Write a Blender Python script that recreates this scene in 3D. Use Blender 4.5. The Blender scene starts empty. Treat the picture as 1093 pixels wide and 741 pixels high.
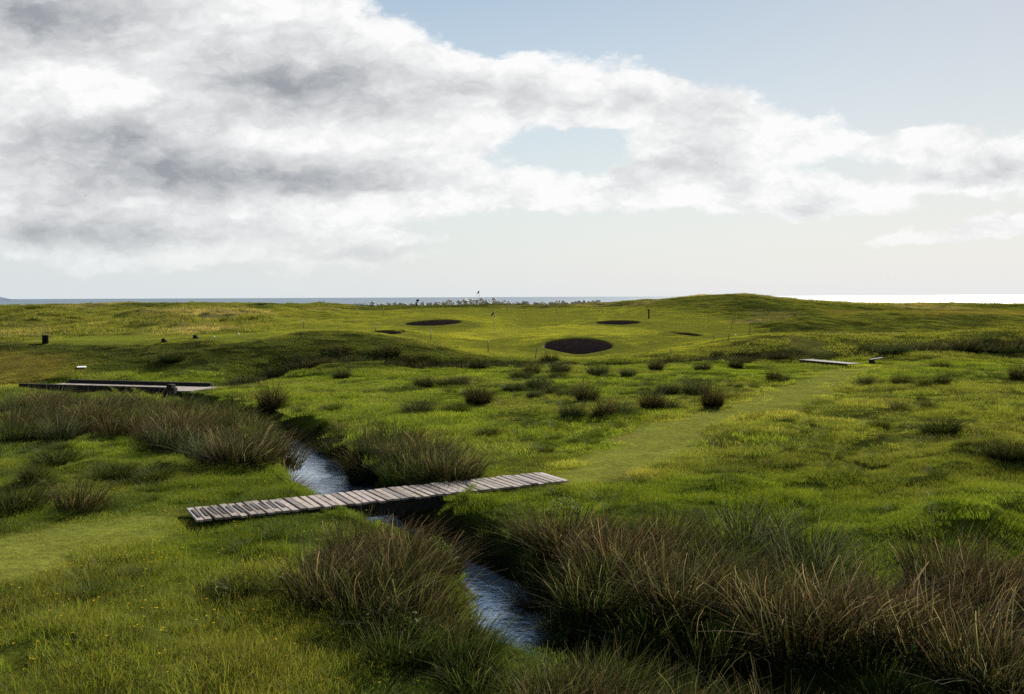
import bpy, math, random
import numpy as np
from mathutils import Matrix, Vector, Euler

R = math.radians
rng = np.random.default_rng(7)
random.seed(7)
sc = bpy.context.scene
COL = sc.collection

# ------------------------------------------------------------------ camera
F, CX, CY = 1063.0, 546.5, 370.5
EYE = np.array([0.0, 0.0, 4.0])
TH = math.atan((370.5 - 317.05) / F)
PH = math.atan(-0.0041)
fw = np.array([0, math.cos(TH), -math.sin(TH)])
r0 = np.array([1.0, 0, 0]); u0 = np.array([0, math.sin(TH), math.cos(TH)])
rt = math.cos(PH) * r0 + math.sin(PH) * u0
up = -math.sin(PH) * r0 + math.cos(PH) * u0


def ray(px, py):
    d = fw + (px - CX) / F * rt + (CY - py) / F * up
    return d / d[1]          # per metre of forward distance


def at_z(px, py, z):
    d = ray(px, py); t = (z - EYE[2]) / d[2]
    return EYE + d * t


def at_d(px, py, D):
    return EYE + ray(px, py) * D


# ------------------------------------------------------------------ numpy noise
def _hash(ix, iy, seed):
    h = (ix.astype(np.int64) * 374761393 + iy.astype(np.int64) * 668265263 + seed * 974634777) & 0x7fffffff
    h = ((h ^ (h >> 13)) * 1274126177) & 0x7fffffff
    h = h ^ (h >> 16)
    return (h & 0xffff) / 65535.0


def vnoise(x, y, seed=0):
    x = np.asarray(x, float); y = np.asarray(y, float)
    ix = np.floor(x); iy = np.floor(y); fx = x - ix; fy = y - iy
    fx = fx * fx * (3 - 2 * fx); fy = fy * fy * (3 - 2 * fy)
    a = _hash(ix, iy, seed); b = _hash(ix + 1, iy, seed); c = _hash(ix, iy + 1, seed); d = _hash(ix + 1, iy + 1, seed)
    return (a * (1 - fx) + b * fx) * (1 - fy) + (c * (1 - fx) + d * fx) * fy


def fbm(x, y, scale, octv=3, seed=0):
    s = 0; a = 0.5; t = 0
    c, sn = 0.8, 0.6
    x = np.asarray(x, float) / scale; y = np.asarray(y, float) / scale
    for i in range(octv):
        s = s + a * vnoise(x, y, seed + i * 17); t += a; a *= 0.5
        x, y = (c * x - sn * y) * 2.03 + 3.1, (sn * x + c * y) * 2.03 - 1.7
    return s / t              # 0..1


def sstep(a, b, x):
    t = np.clip((np.asarray(x, float) - a) / (b - a), 0, 1)
    return t * t * (3 - 2 * t)


# ------------------------------------------------------------------ polylines and polygons on the ground
def seg_dist(x, y, P):
    """distance to the polyline P (n,2), and the running parameter (segment index + fraction)"""
    best = np.full(np.shape(x), 1e9); par = np.zeros(np.shape(x))
    for i in range(len(P) - 1):
        ax, ay = P[i]; bx, by = P[i + 1]
        dx, dy = bx - ax, by - ay
        t = np.clip(((x - ax) * dx + (y - ay) * dy) / (dx * dx + dy * dy), 0, 1)
        d = np.hypot(x - ax - t * dx, y - ay - t * dy)
        m = d < best
        best = np.where(m, d, best); par = np.where(m, i + t, par)
    return best, par


def poly_sd(x, y, P):
    """signed distance to a closed polygon, positive inside"""
    Q = list(P) + [P[0]]
    d, _ = seg_dist(x, y, Q)
    ins = np.zeros(np.shape(x), bool)
    for i in range(len(P)):
        ax, ay = Q[i]; bx, by = Q[i + 1]
        c = ((ay > y) != (by > y)) & (x < (bx - ax) * (y - ay) / ((by - ay) if by != ay else 1e-9) + ax)
        ins ^= c
    return np.where(ins, d, -d)


def smooth_line(P, n=6):
    P = np.array(P, float); out = []
    for i in range(len(P) - 1):
        p0 = P[max(i - 1, 0)]; p1 = P[i]; p2 = P[i + 1]; p3 = P[min(i + 2, len(P) - 1)]
        for k in range(n):
            t = k / n
            out.append(0.5 * ((2 * p1) + (-p0 + p2) * t + (2 * p0 - 5 * p1 + 4 * p2 - p3) * t * t + (-p0 + 3 * p1 - 3 * p2 + p3) * t ** 3))
    out.append(P[-1])
    return np.array(out)


# ------------------------------------------------------------------ terrain height
CP = []
for px in (-350, -100, 150, 400, 650, 900, 1200, 1450):
    for py in (1300, 900, 741, 640, 560, 500, 460, 432):
        CP.append(at_z(px, py, 0.0))
for px, py, z in [(300, 412, 0.0), (450, 404, 0.0), (600, 400, 0.0), (750, 396, 0), (900, 396, 0.0), (1050, 392, 0.02), (1200, 390, 0.02),
                  (0, 415, 0.05), (150, 414, 0.05), (-150, 415, .05), (1000, 470, 0.18), (1093, 500, 0.2), (860, 480, .08), (1000, 540, 0.15)]:
    CP.append(at_z(px, py, z))
for px, py, D in [
        # foot of the far bank
        (-150, 404, 50), (0, 401, 51), (150, 402, 51), (300, 399, 52), (450, 392, 57), (600, 390, 58.5), (700, 388, 60), (800, 385.5, 61.5), (900, 382.5, 63.5), (1093, 378, 66.5), (1250, 375, 68),
        # lip
        (-150, 369, 58), (0, 369, 58), (70, 367.5, 58), (140, 368, 57.5), (210, 365.5, 57), (280, 362.5, 57), (330, 359, 58), (390, 360.6, 60), (436, 365, 61.5), (475, 374, 61.5),
        (547, 384, 61.3), (600, 384, 62), (653, 382.5, 64), (719, 378.5, 65), (770, 371.5, 66), (796, 364.5, 67), (819, 361, 68), (860, 361.5, 69.5), (941, 363, 70), (1028, 359, 71.5), (1093, 356, 72.5), (1250, 352, 73.5),
        (0, 367, 61.5), (140, 364.5, 61), (280, 360.5, 60.5),
        # mid bank
        (100, 386, 53.4), (-100, 386, 53.4), (250, 382, 54.2), (350, 378, 55.4), (870, 372, 66.7), (960, 371, 67.4), (1060, 367, 69.3),
        # tee top and hollow behind it
        (0, 362, 72), (100, 358, 80), (200, 357, 80), (270, 354.5, 82), (330, 354, 76),
        (0, 350, 95), (50, 354, 88), (130, 338.5, 106), (90, 343, 101), (180, 341, 104), (220, 345.5, 100), (-100, 350, 95), (-100, 340, 110),
        (60, 350.5, 90), (75, 346.5, 93), (110, 341, 98), (160, 340.5, 98), (140, 347, 90), (195, 346.5, 92), (60, 340, 128), (0, 345, 112), (215, 338.5, 112), (250, 334.5, 122), (225, 342.5, 103), (0, 333, 150), (150, 331.5, 150), (250, 330, 150), (200, 335, 130), (-120, 333, 150), (60, 336, 135),
        # crest
        (-200, 328, 190), (-50, 327.5, 190), (0, 327.3, 190), (60, 326.3, 190), (100, 325.6, 190), (180, 324.6, 190), (250, 325.8, 190), (330, 326.2, 190), (400, 327, 188), (450, 326.5, 182), (500, 326, 176), (560, 326, 174), (600, 326, 174),
        (640, 324.5, 170), (680, 321.6, 165), (720, 319.2, 160), (755, 316.3, 155), (778, 314.9, 152), (800, 314.9, 152), (820, 316.8, 155), (850, 320.3, 160), (880, 323.5, 170), (920, 325.2, 180), (1000, 326, 188), (1093, 326.3, 190), (1250, 326.5, 190),
        # green complex
        (300, 345, 100), (330, 336, 130), (380, 345, 103), (430, 361, 76), (490, 368, 78), (527, 357, 97), (600, 355, 97), (560, 348, 115), (660, 351, 102), (700, 357, 90),
        (620, 340, 130), (550, 335, 150), (550, 330, 163), (430, 333, 150), (400, 337, 135), (640, 332, 148), (480, 337, 128),
        (540, 372, 78), (700, 370, 76),
        (692, 341, 120), (770, 362, 80),
        (790, 345, 110), (850, 342, 108), (800, 330, 130), (760, 334, 126), (840, 332, 132),
        (860, 354, 93), (860, 340.5, 99), (950, 339, 101), (950, 353, 94), (1050, 340, 101), (1050, 351, 94), (950, 332, 140), (1050, 332, 140), (1200, 340, 101), (1200, 332, 140)]:
    CP.append(at_d(px, py, D))
BUNKERS = [  # px left, px right, py top, py bottom, tilt in px, depth to the front and back rims, pit depth (m), label
    (579.5, 653.5, 361.7, 379.3, 0.0, 72, 76.5, 1.7, 'large oval dark-walled bunker in the front slope of the green, widest of all the bunkers'),
    (430.5, 492.5, 342.3, 348.8, 1.6, 103, 108, 1.5, 'long thin dark bunker left of the flagstick, just behind a smaller one'),
    (388.5, 431.5, 353.4, 358.4, 1.0, 74.5, 79.5, 1.5, 'small dark bunker nearest the tee, in front of the long thin one'),
    (635.0, 683.5, 342.6, 347.4, 0.2, 108, 113, 1.5, 'thin dark bunker behind the green beside the black marker post'),
    (714.0, 749.0, 355.6, 358.8, -2.0, 86, 90, 1.2, 'narrow slanting bunker sliver at the foot of the grassy mound'),
]
for (xa, xb, ya, yb, tl, Df, Db, dep, lab) in BUNKERS:
    cx = (xa + xb) / 2; Dc = (Df + Db) / 2; yc = (ya + yb) / 2
    for q in (at_d(cx, yb, Df), at_d(cx, ya, Db), at_d(xa, yc + tl, Dc), at_d(xb, yc - tl, Dc), at_d(cx, yb + .8, Df - 1.2)):
        CP.append(q)
for X in np.linspace(-230, 230, 12):
    for Y, Z in ((215, 1.0), (245, -2.5), (285, -9.0), (330, -16.0)):
        CP.append(np.array([X * Y / 215, Y, Z]))
for X in (-28, -14, 0, 14, 28):
    CP.append(np.array([X, -3.0, 0.3])); CP.append(np.array([X, 3.0, 0.1]))
CP = np.array(CP)
APEX = 14.0


def st(x, y):
    return x / (y + APEX), np.log(np.maximum(y + APEX, 1.0))


def kern(ds, dt):
    r2 = (ds * 2.2) ** 2 + dt ** 2 * 1.4 + 1e-9
    return 0.5 * r2 * np.log(r2)


cs, ct = st(CP[:, 0], CP[:, 1])
n = len(CP)
A = np.zeros((n + 3, n + 3))
A[:n, :n] = kern(cs[:, None] - cs[None], ct[:, None] - ct[None]) + np.eye(n) * 4e-5
A[:n, n] = 1; A[:n, n + 1] = cs; A[:n, n + 2] = ct
A[n:, :n] = A[:n, n:].T
W = np.linalg.solve(A, np.concatenate([CP[:, 2], np.zeros(3)]))

NS, NT = 640, 960
S = np.linspace(-0.86, 0.86, NS); T = np.linspace(math.log(APEX - 4), math.log(APEX + 325), NT)
# coarse solve, then bilinear to the fine grid
cS = np.linspace(-0.86, 0.86, 216); cT = np.linspace(T[0], T[-1], 320)
gs, gt = np.meshgrid(cS, cT)
Zc = np.zeros(gs.size)
gsf, gtf = gs.ravel(), gt.ravel()
for i in range(0, gsf.size, 8000):
    sl = slice(i, i + 8000)
    Zc[sl] = kern(gsf[sl, None] - cs[None], gtf[sl, None] - ct[None]) @ W[:n] + W[n] + W[n + 1] * gsf[sl] + W[n + 2] * gtf[sl]
Zc = Zc.reshape(gs.shape)


def bil(G, S0, S1, T0, T1, s, t):
    nt, ns = G.shape
    a = np.clip((np.asarray(s) - S0) / (S1 - S0) * (ns - 1), 0, ns - 1.001); b = np.clip((np.asarray(t) - T0) / (T1 - T0) * (nt - 1), 0, nt - 1.001)
    i = a.astype(int); j = b.astype(int); fa = a - i; fb = b - j
    return (G[j, i] * (1 - fa) + G[j, i + 1] * fa) * (1 - fb) + (G[j + 1, i] * (1 - fa) + G[j + 1, i + 1] * fa) * fb


def base_z(x, y):
    s, t = st(x, y)
    return bil(Zc, cS[0], cS[-1], cT[0], cT[-1], s, t)


def on_base(px, py):
    """first hit of the pixel's ray with the smooth ground"""
    d = ray(px, py)
    D = np.geomspace(5, 260, 5000)
    z = EYE[2] + d[2] * D
    g = base_z(d[0] * D, D)
    k = np.argmax(z <= g)
    if z[k] > g[k]:
        k = 4990
    return np.array([d[0] * D[k], D[k], g[k]])


def gp(pts):                       # pixels -> points of the ground plan
    return np.array([on_base(a, b)[:2] for a, b in pts])


BZ = .105
BRA, BRB = at_z(203, 548, BZ), at_z(593.5, 508.5, BZ - .02)


def bridge_in(x, y, mar):
    ax_ = BRB[:2] - BRA[:2]; L = np.hypot(*ax_); e = ax_ / L
    p = (x - BRA[0]) * e[0] + (y - BRA[1]) * e[1]; q = -(x - BRA[0]) * e[1] + (y - BRA[1]) * e[0]
    return (p > -mar) & (p < L + mar) & (np.abs(q) < .58 + mar)


# stream channel (at the water level)
WZ = -0.78
STREAM_PX = [(980, 900, .6), (800, 800, .6), (690, 757, .55), (620, 733, .5), (560, 716, .42), (556, 685, .46), (540, 650, .46), (515, 627, .48), (482, 606, .48), (446, 588, .5), (400, 566, .7), (360, 537, .9), (345, 513, .85), (325, 494, .75),
             (300, 478, .8), (255, 459, .8), (190, 443, .8), (140, 432, .75), (112, 425.8, .6), (85, 424.2, .5), (30, 424.4, .45), (-60, 424.9, .4), (-200, 426, .4)]
SP = np.array([np.append(at_z(a, b, WZ)[:2], w) for a, b, w in STREAM_PX])
SL = smooth_line(SP, 5)
STREAM, SW = SL[:, :2], SL[:, 2]
DITCH = smooth_line([at_z(a, b, -.25)[:2] for a, b in [(225, 414), (300, 403), (450, 396), (600, 393), (750, 389.5), (880, 386.5), (960, 383.5), (1100, 380.5), (1300, 376)]], 4)

# surfaces
PATH_L = gp([(-160, 600), (-60, 585), (0, 570), (110, 551), (195, 543), (212, 557), (140, 582), (50, 613), (-60, 650), (-160, 690)])
PATH_R = gp([(575, 507), (608, 521), (690, 506), (738, 484), (757, 462), (800, 449), (850, 437), (885, 420), (925, 400), (950, 391), (905, 391), (872, 398), (835, 412), (800, 424), (745, 440), (690, 455), (650, 472), (620, 492)])
FAIR = np.concatenate([gp([(290, 331), (400, 329.5), (480, 328.5), (600, 328.5), (660, 327), (720, 330), (770, 338), (800, 347), (830, 357)]),
                       np.array([at_d(a, b, D)[:2] for a, b, D in [(800, 363, 69), (765, 371, 67), (715, 377, 66), (650, 382, 65), (590, 383, 63), (545, 383, 62.4), (475, 373, 62.8), (436, 364, 63.2), (390, 359, 62), (310, 358, 60), (275, 356, 60)]])])
GREEN = gp([(470, 355), (520, 349), (600, 347), (680, 350), (705, 354), (650, 357.5), (560, 359.5), (480, 360)])
TEE = gp([(20, 366), (60, 360), (150, 357.5), (270, 355), (310, 357.5), (275, 362), (150, 367), (60, 367)])
LEFTMOWN = gp([(-200, 376), (30, 374), (75, 378), (95, 396), (60, 404), (50, 409), (0, 416), (-200, 424)])
FARFAIR = gp([(880, 331), (1000, 331), (1200, 331), (1200, 337), (1000, 337), (880, 336)])
APRON = gp([(840, 390), (870, 383), (845, 372), (830, 362), (850, 359.5), (880, 366), (905, 382), (900, 390)])


def masks(x, y):
    m = {}
    wob = (fbm(x, y, 1.2, 2, 5) - .5) * .7
    m['path'] = sstep(-.45, .45, np.maximum(poly_sd(x, y, PATH_L), poly_sd(x, y, PATH_R)) + wob * 1.3)
    wob2 = (fbm(x, y, 5, 3, 8) - .5) * 3
    m['fair'] = sstep(-1.0, 1.0, poly_sd(x, y, FAIR) + wob2 * .5)
    m['green'] = sstep(-.8, .8, poly_sd(x, y, GREEN))
    m['tee'] = sstep(-.5, .5, poly_sd(x, y, TEE) + wob2 * .2)
    m['mown'] = np.maximum(sstep(-.5, 1.5, poly_sd(x, y, LEFTMOWN) + wob2 * .4), sstep(-2, 2, poly_sd(x, y, FARFAIR) + wob2))
    m['apron'] = sstep(-.4, .6, poly_sd(x, y, APRON) + wob2 * .3) * .8
    return m


# bunkers: centre pixel, plan radii worked out from the rim pixels
BK = []
for (xa, xb, ya, yb, tl, Df, Db, dep, lab) in BUNKERS:
    cx = (xa + xb) / 2; Dc = (Df + Db) / 2; yc = (ya + yb) / 2
    rim = np.array([at_d(cx, yb, Df), at_d(cx, ya, Db), at_d(xa, yc + tl, Dc), at_d(xb, yc - tl, Dc)])
    pl = np.linalg.lstsq(np.c_[np.ones(4), rim[:, :2]], rim[:, 2], rcond=None)[0]
    c = (rim[0, :2] + rim[1, :2]) / 2
    BK.append((c, np.array([(xb - xa) / 2 / F * Dc, 0.0]), (rim[1, :2] - rim[0, :2]) / 2, dep, lab, pl))


def bunker_r(x, y, b):
    c, ax, ay = b[0], b[1], b[2]
    det = ax[0] * ay[1] - ax[1] * ay[0]
    dx, dy = x - c[0], y - c[1]
    p = (dx * ay[1] - dy * ay[0]) / det; q = (ax[0] * dy - ax[1] * dx) / det
    return np.hypot(p, q)


HUMPS = []   # explicit swellings of rough grass in the right meadow: px, py, radius m, height m
for px, py, r_, h_ in [(1075, 492, 1.6, .42), (1000, 500, 1.5, .22), (1010, 560, 1.0, .28), (1070, 575, 1.1, .3), (960, 575, .8, .2), (890, 515, 1.0, .2), (840, 540, .9, .22),
                       (1020, 462, 1.4, .22), (930, 470, 1.2, .14), (780, 520, 1.0, .22), (860, 495, 1.1, .16), (970, 520, 1.1, .2), (1093, 540, 1.3, .3), (800, 470, 1.3, .2), (840, 452, 1.5, .16), (920, 440, 1.6, .15), (1060, 445, 1.6, .16),
                       (250, 625, .35, .2), (290, 620, .4, .22), (215, 455, .8, .2), (180, 500, .6, .2), (100, 500, .7, .2), (60, 520, .8, .2), (240, 500, .6, .15), (280, 590, .4, .15),
                       (150, 690, .8, .18), (60, 680, .8, .12), (250, 720, .8, .16)]:
    p = on_base(px, py); HUMPS.append((p[0], p[1], r_, h_))


def ground(x, y):
    x = np.asarray(x, float); y = np.asarray(y, float)
    z = base_z(x, y)
    m = masks(x, y)
    smooth = np.clip(np.maximum.reduce([m['path'], m['fair'], m['tee'], m['mown'], m['apron']]), 0, 1)
    rough = 1 - smooth
    calm = 1 - .62 * sstep(20, 23, y) * sstep(52, 47, y) * sstep(-13, -9, x + (y - 25) * .12) * sstep(3.5, 1.0, x - .24 * (y - 22))
    z = z + rough * calm * ((fbm(x, y, 1.1, 3, 11) - .5) * .32 + (fbm(x, y, 3.3, 2, 12) - .5) * .22) * (0.75 + .7 * sstep(60, 90, y))
    z = z + smooth * (fbm(x, y, 4, 2, 12) - .5) * .10
    dune = sstep(86, 100, y) * sstep(-6, -22, x + 0.06 * (y - 90)) + .5 * sstep(170, 190, y) * sstep(22, 36, x)
    z = z + dune * (1 - .75 * sstep(140, 172, y)) * (fbm(x, y * .7, 8, 4, 21) - .5) * 2.6
    z = z + .25 * sstep(58, 64, y) * rough * (fbm(x, y, 5, 3, 31) - .5)
    for hx, hy, hr, hh in HUMPS:
        r2 = ((x - hx) ** 2 + (y - hy) ** 2) / hr ** 2
        z = z + hh * np.exp(-r2 * 1.5) * (0.7 + .6 * fbm(x, y, .5, 2, 41))
    # ditch
    dd, _ = seg_dist(x, y, DITCH)
    z = z - .55 * sstep(1.5, .4, dd)
    # stream
    ds, par = seg_dist(x, y, STREAM)
    w = np.interp(par, np.arange(len(SW)), SW)
    e = (fbm(x, y, .9, 3, 51) - .5) * .45
    prof = sstep(-.18, .62, ds - w + e)
    z = z * prof + (WZ - .35) * (1 - prof)
    z = np.where(bridge_in(x, y, .25), np.minimum(z, .0), z)
    return z


gs, gt = np.meshgrid(S, T)
GY = np.exp(gt) - APEX; GX = gs * (GY + APEX)
GZ = ground(GX, GY)


def gz(x, y):
    s, t = st(np.asarray(x, float), np.asarray(y, float))
    return bil(GZ, S[0], S[-1], T[0], T[-1], s, t)


def gnorm(x, y, e=.25):
    dx = (gz(x + e, y) - gz(x - e, y)) / (2 * e); dy = (gz(x, y + e) - gz(x, y - e)) / (2 * e)
    nn = np.stack([-dx, -dy, np.ones_like(dx)], -1)
    return nn / np.linalg.norm(nn, axis=-1, keepdims=True)


def hit(px, py):
    d = ray(px, py)
    D = np.geomspace(5, 300, 6000)
    z = EYE[2] + d[2] * D
    g = gz(d[0] * D, D)
    k = int(np.argmax(z <= g))
    if z[k] > g[k]:
        k = 5990
    return np.array([d[0] * D[k], D[k], g[k]])


# ------------------------------------------------------------------ colours of the ground (albedo)
def lerp(a, b, t):
    return a + (b - a) * t[..., None]


def ground_col(x, y):
    m = masks(x, y)
    n1 = fbm(x, y, 2.6, 4, 61); n2 = fbm(x, y, 9, 3, 62); n3 = fbm(x, y, .7, 2, 63)
    one = np.ones(np.shape(x))[..., None]
    lush = np.array([.075, .097, .010]); olive = np.array([.078, .080, .018]); dry = np.array([.105, .090, .032]); dark = np.array([.040, .056, .012])
    c = one * lush
    c = lerp(c, one * olive, sstep(.45, .7, n1) * .7)
    c = lerp(c, one * dark, sstep(.48, .66, fbm(x, y, 1.3, 3, 64)) * .75 * (1 - .6 * sstep(20, 23, y) * sstep(3.5, 1.0, x - .24 * (y - 22)) * sstep(-13, -9, x + (y - 25) * .12)))
    # right meadow is drier
    rm = sstep(3, 8, x - .04 * y) * sstep(17, 21, y) * sstep(48, 43, y)
    c = lerp(c, one * np.array([.088, .090, .018]), rm * (.35 + .5 * n2))
    # near left corner: seeding grass
    c = lerp(c, one * np.array([.082, .088, .014]), sstep(16.5, 13, y) * sstep(-1.2, -2.5, x) * (.3 + .6 * n1))
    # banks beyond the ditch: colour lowered, putting the shade of the slope into it
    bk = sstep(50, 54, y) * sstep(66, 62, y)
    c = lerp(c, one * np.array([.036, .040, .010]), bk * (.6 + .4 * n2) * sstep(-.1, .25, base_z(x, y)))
    far = sstep(60, 66, y)
    c = lerp(c, one * np.array([.096, .100, .018]), far * .8)
    c = lerp(c, one * np.array([.20, .165, .065]), far * sstep(.55, .75, fbm(x, y * .5, 7, 3, 66)) * .7)
    c = lerp(c, one * np.array([.034, .045, .010]), far * sstep(.58, .72, fbm(x, y * .6, 8, 3, 67)) * .7)
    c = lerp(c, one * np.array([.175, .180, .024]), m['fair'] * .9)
    c = lerp(c, one * np.array([.270, .265, .030]), m['green'] * .9)
    c = lerp(c, one * np.array([.155, .170, .024]), m['tee'] * .9)
    c = lerp(c, one * np.array([.165, .135, .026]), m['mown'] * .8)
    c = lerp(c, one * np.array([.255, .262, .046]), m['path'] * np.where(x < -2, .55, .85))
    c = lerp(c, one * np.array([.13, .125, .030]), m['apron'])
    sm_ = 1 - .78 * np.maximum.reduce([m['fair'], m['tee'], m['path'], m['green']])
    c = c * (1 + (n3 - .5) * .68 * sm_)[..., None] * (1 + (n1 - .5) * .3 * sm_)[..., None]
    pe = poly_sd(x, y, PATH_R); edge = np.exp(-(pe / .45) ** 2) * sstep(1.5, 4.0, x) * sstep(19, 21, y) * sstep(36, 30, y) * sstep(.45, .6, fbm(x, y, 2.0, 2, 68))
    c = lerp(c, one * np.array([.24, .19, .05]), edge * .8)
    ds, par = seg_dist(x, y, STREAM)
    w = np.interp(par, np.arange(len(SW)), SW)
    c = lerp(c, one * np.array([.020, .016, .010]), sstep(.55, .1, ds - w))
    return c


# ------------------------------------------------------------------ mesh helpers
def mesh_np(name, V, Fq, col=None, smooth=True):
    me = bpy.data.meshes.new(name)
    V = np.asarray(V, np.float32); Fq = np.asarray(Fq, np.int32)
    k = Fq.shape[1]
    me.vertices.add(len(V)); me.vertices.foreach_set('co', V.ravel())
    me.loops.add(Fq.size); me.loops.foreach_set('vertex_index', Fq.ravel())
    me.polygons.add(len(Fq)); me.polygons.foreach_set('loop_start', np.arange(0, Fq.size, k, dtype=np.int32))
    me.polygons.foreach_set('loop_total', np.full(len(Fq), k, np.int32))
    if smooth:
        me.polygons.foreach_set('use_smooth', np.ones(len(Fq), bool))
    me.update(calc_edges=True)
    if col is not None:
        a = me.color_attributes.new('col', 'FLOAT_COLOR', 'POINT')
        c4 = np.ones((len(V), 4), np.float32); c4[:, :3] = col
        a.data.foreach_set('color', c4.ravel())
    return me


def link(name, me, mat=None, parent=None, loc=None):
    o = bpy.data.objects.new(name, me); COL.objects.link(o)
    if mat is not None:
        me.materials.clear(); me.materials.append(mat)
    if parent is not None:
        o.parent = parent
    if loc is not None:
        o.location = loc
    return o


def tag(o, label=None, cat=None, group=None, kind=None):
    if label: o['label'] = label
    if cat: o['category'] = cat
    if group: o['group'] = group
    if kind: o['kind'] = kind
    return o


def empty(name, loc, rz=0, label=None, cat=None, group=None):
    o = bpy.data.objects.new(name, None); COL.objects.link(o)
    o.location = loc; o.rotation_euler = (0, 0, rz); o.empty_display_size = .2
    return tag(o, label, cat, group)


class MB:
    """collects boxes, tubes and rings into one mesh"""
    def __init__(s): s.v = []; s.f = []; s.c = []; s.m = []

    def box(s, c, d, rz=0, rx=0, ry=0, col=(1, 1, 1), jit=0, bev=0.0):
        M = Matrix.Translation(Vector(c)) @ Euler((rx, ry, rz)).to_matrix().to_4x4()
        hx, hy, hz = d[0] / 2, d[1] / 2, d[2] / 2
        b = min(bev, hx * .45, hy * .45, hz * .45)
        i0 = len(s.v)
        if b <= 0:
            P = [(sx * hx, sy * hy, sz * hz) for sz in (-1, 1) for sx, sy in ((-1, -1), (1, -1), (1, 1), (-1, 1))]
            Fs = [(3, 2, 1, 0), (4, 5, 6, 7), (0, 1, 5, 4), (1, 2, 6, 5), (2, 3, 7, 6), (3, 0, 4, 7)]
        else:
            P = []
            for z, k in ((-hz, b), (-hz + b, 0), (hz - b, 0), (hz, b)):
                x, y = hx - k, hy - k
                e = b if k == 0 else 0
                for sx, sy in ((-1, -1), (1, -1), (1, 1), (-1, 1)):
                    P.append((sx * (x), sy * (y), z))
            Fs = [(3, 2, 1, 0), (12, 13, 14, 15)]
            for l in range(3):
                for q in range(4):
                    Fs.append((l * 4 + q, l * 4 + (q + 1) % 4, l * 4 + 4 + (q + 1) % 4, l * 4 + 4 + q))
        for p in P:
            w = M @ Vector(p)
            s.v.append((w.x + random.uniform(-jit, jit), w.y + random.uniform(-jit, jit), w.z + random.uniform(-jit, jit))); s.c.append(col)
        s.f += [tuple(i0 + q for q in f) for f in Fs]

    def tube(s, P, rad, n=8, col=(1, 1, 1), cap=True):
        i0 = len(s.v)
        P = [Vector(p) for p in P]
        if not hasattr(rad, '__len__'): rad = [rad] * len(P)
        for k, p in enumerate(P):
            d = (P[min(k + 1, len(P) - 1)] - P[max(k - 1, 0)]).normalized()
            a = d.cross(Vector((0, 1, .13))).normalized() if abs(d.y) < .9 else d.cross(Vector((1, 0, .1))).normalized()
            b = d.cross(a)
            for q in range(n):
                t = 2 * math.pi * q / n
                w = p + (a * math.cos(t) + b * math.sin(t)) * rad[k]
                s.v.append(tuple(w)); s.c.append(col)
        for k in range(len(P) - 1):
            for q in range(n):
                s.f.append((i0 + k * n + q, i0 + k * n + (q + 1) % n, i0 + (k + 1) * n + (q + 1) % n, i0 + (k + 1) * n + q))
        if cap:
            s.f.append(tuple(i0 + q for q in reversed(range(n)))); s.f.append(tuple(i0 + (len(P) - 1) * n + q for q in range(n)))

    def build(s, name, mat, parent=None, smooth=False):
        me = bpy.data.meshes.new(name); me.from_pydata(s.v, [], s.f); me.update()
        a = me.color_attributes.new('col', 'FLOAT_COLOR', 'POINT')
        for i, c in enumerate(s.c): a.data[i].color = (*c, 1)
        if smooth:
            for p in me.polygons: p.use_smooth = True
        return link(name, me, mat, parent)


# ------------------------------------------------------------------ materials
def mat(name):
    m = bpy.data.materials.new(name); m.use_nodes = True
    nt = m.node_tree; nt.nodes.clear()
    return m, nt, nt.nodes, nt.links


def N(nt, t, **kw):
    nd = nt.nodes.new(t)
    for k, v in kw.items():
        if k == 'i':
            for kk, vv in v.items(): nd.inputs[kk].default_value = vv
        else: setattr(nd, k, v)
    return nd


def mixc(nt, fac, a, b, blend='MIX'):
    nd = nt.nodes.new('ShaderNodeMix'); nd.data_type = 'RGBA'; nd.blend_type = blend; nd.clamp_factor = True
    for sock, v in ((nd.inputs[0], fac), (nd.inputs[6], a), (nd.inputs[7], b)):
        if hasattr(v, 'is_linked'): nt.links.new(v, sock)
        elif isinstance(v, (int, float)): sock.default_value = v
        else: sock.default_value = (*v, 1) if len(v) == 3 else v
    return nd.outputs[2]


def math_(nt, op, a, b=None, c=None, clamp=False):
    nd = nt.nodes.new('ShaderNodeMath'); nd.operation = op; nd.use_clamp = clamp
    for i, v in enumerate((a, b, c)):
        if v is None: continue
        if hasattr(v, 'is_linked'): nt.links.new(v, nd.inputs[i])
        else: nd.inputs[i].default_value = v
    return nd.outputs[0]


def maprange(nt, v, a, b, c=0.0, d=1.0, smooth=True):
    nd = nt.nodes.new('ShaderNodeMapRange'); nd.interpolation_type = 'SMOOTHSTEP' if smooth else 'LINEAR'
    nt.links.new(v, nd.inputs[0])
    for i, x in enumerate((a, b, c, d)): nd.inputs[i + 1].default_value = x
    return nd.outputs[0]


def noise(nt, vec, scale, detail=4, rough=.55, dist=0.0):
    nd = nt.nodes.new('ShaderNodeTexNoise'); nd.inputs['Scale'].default_value = scale; nd.inputs['Detail'].default_value = detail
    nd.inputs['Roughness'].default_value = rough; nd.inputs['Distortion'].default_value = dist
    if vec is not None: nt.links.new(vec, nd.inputs['Vector'])
    return nd


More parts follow.
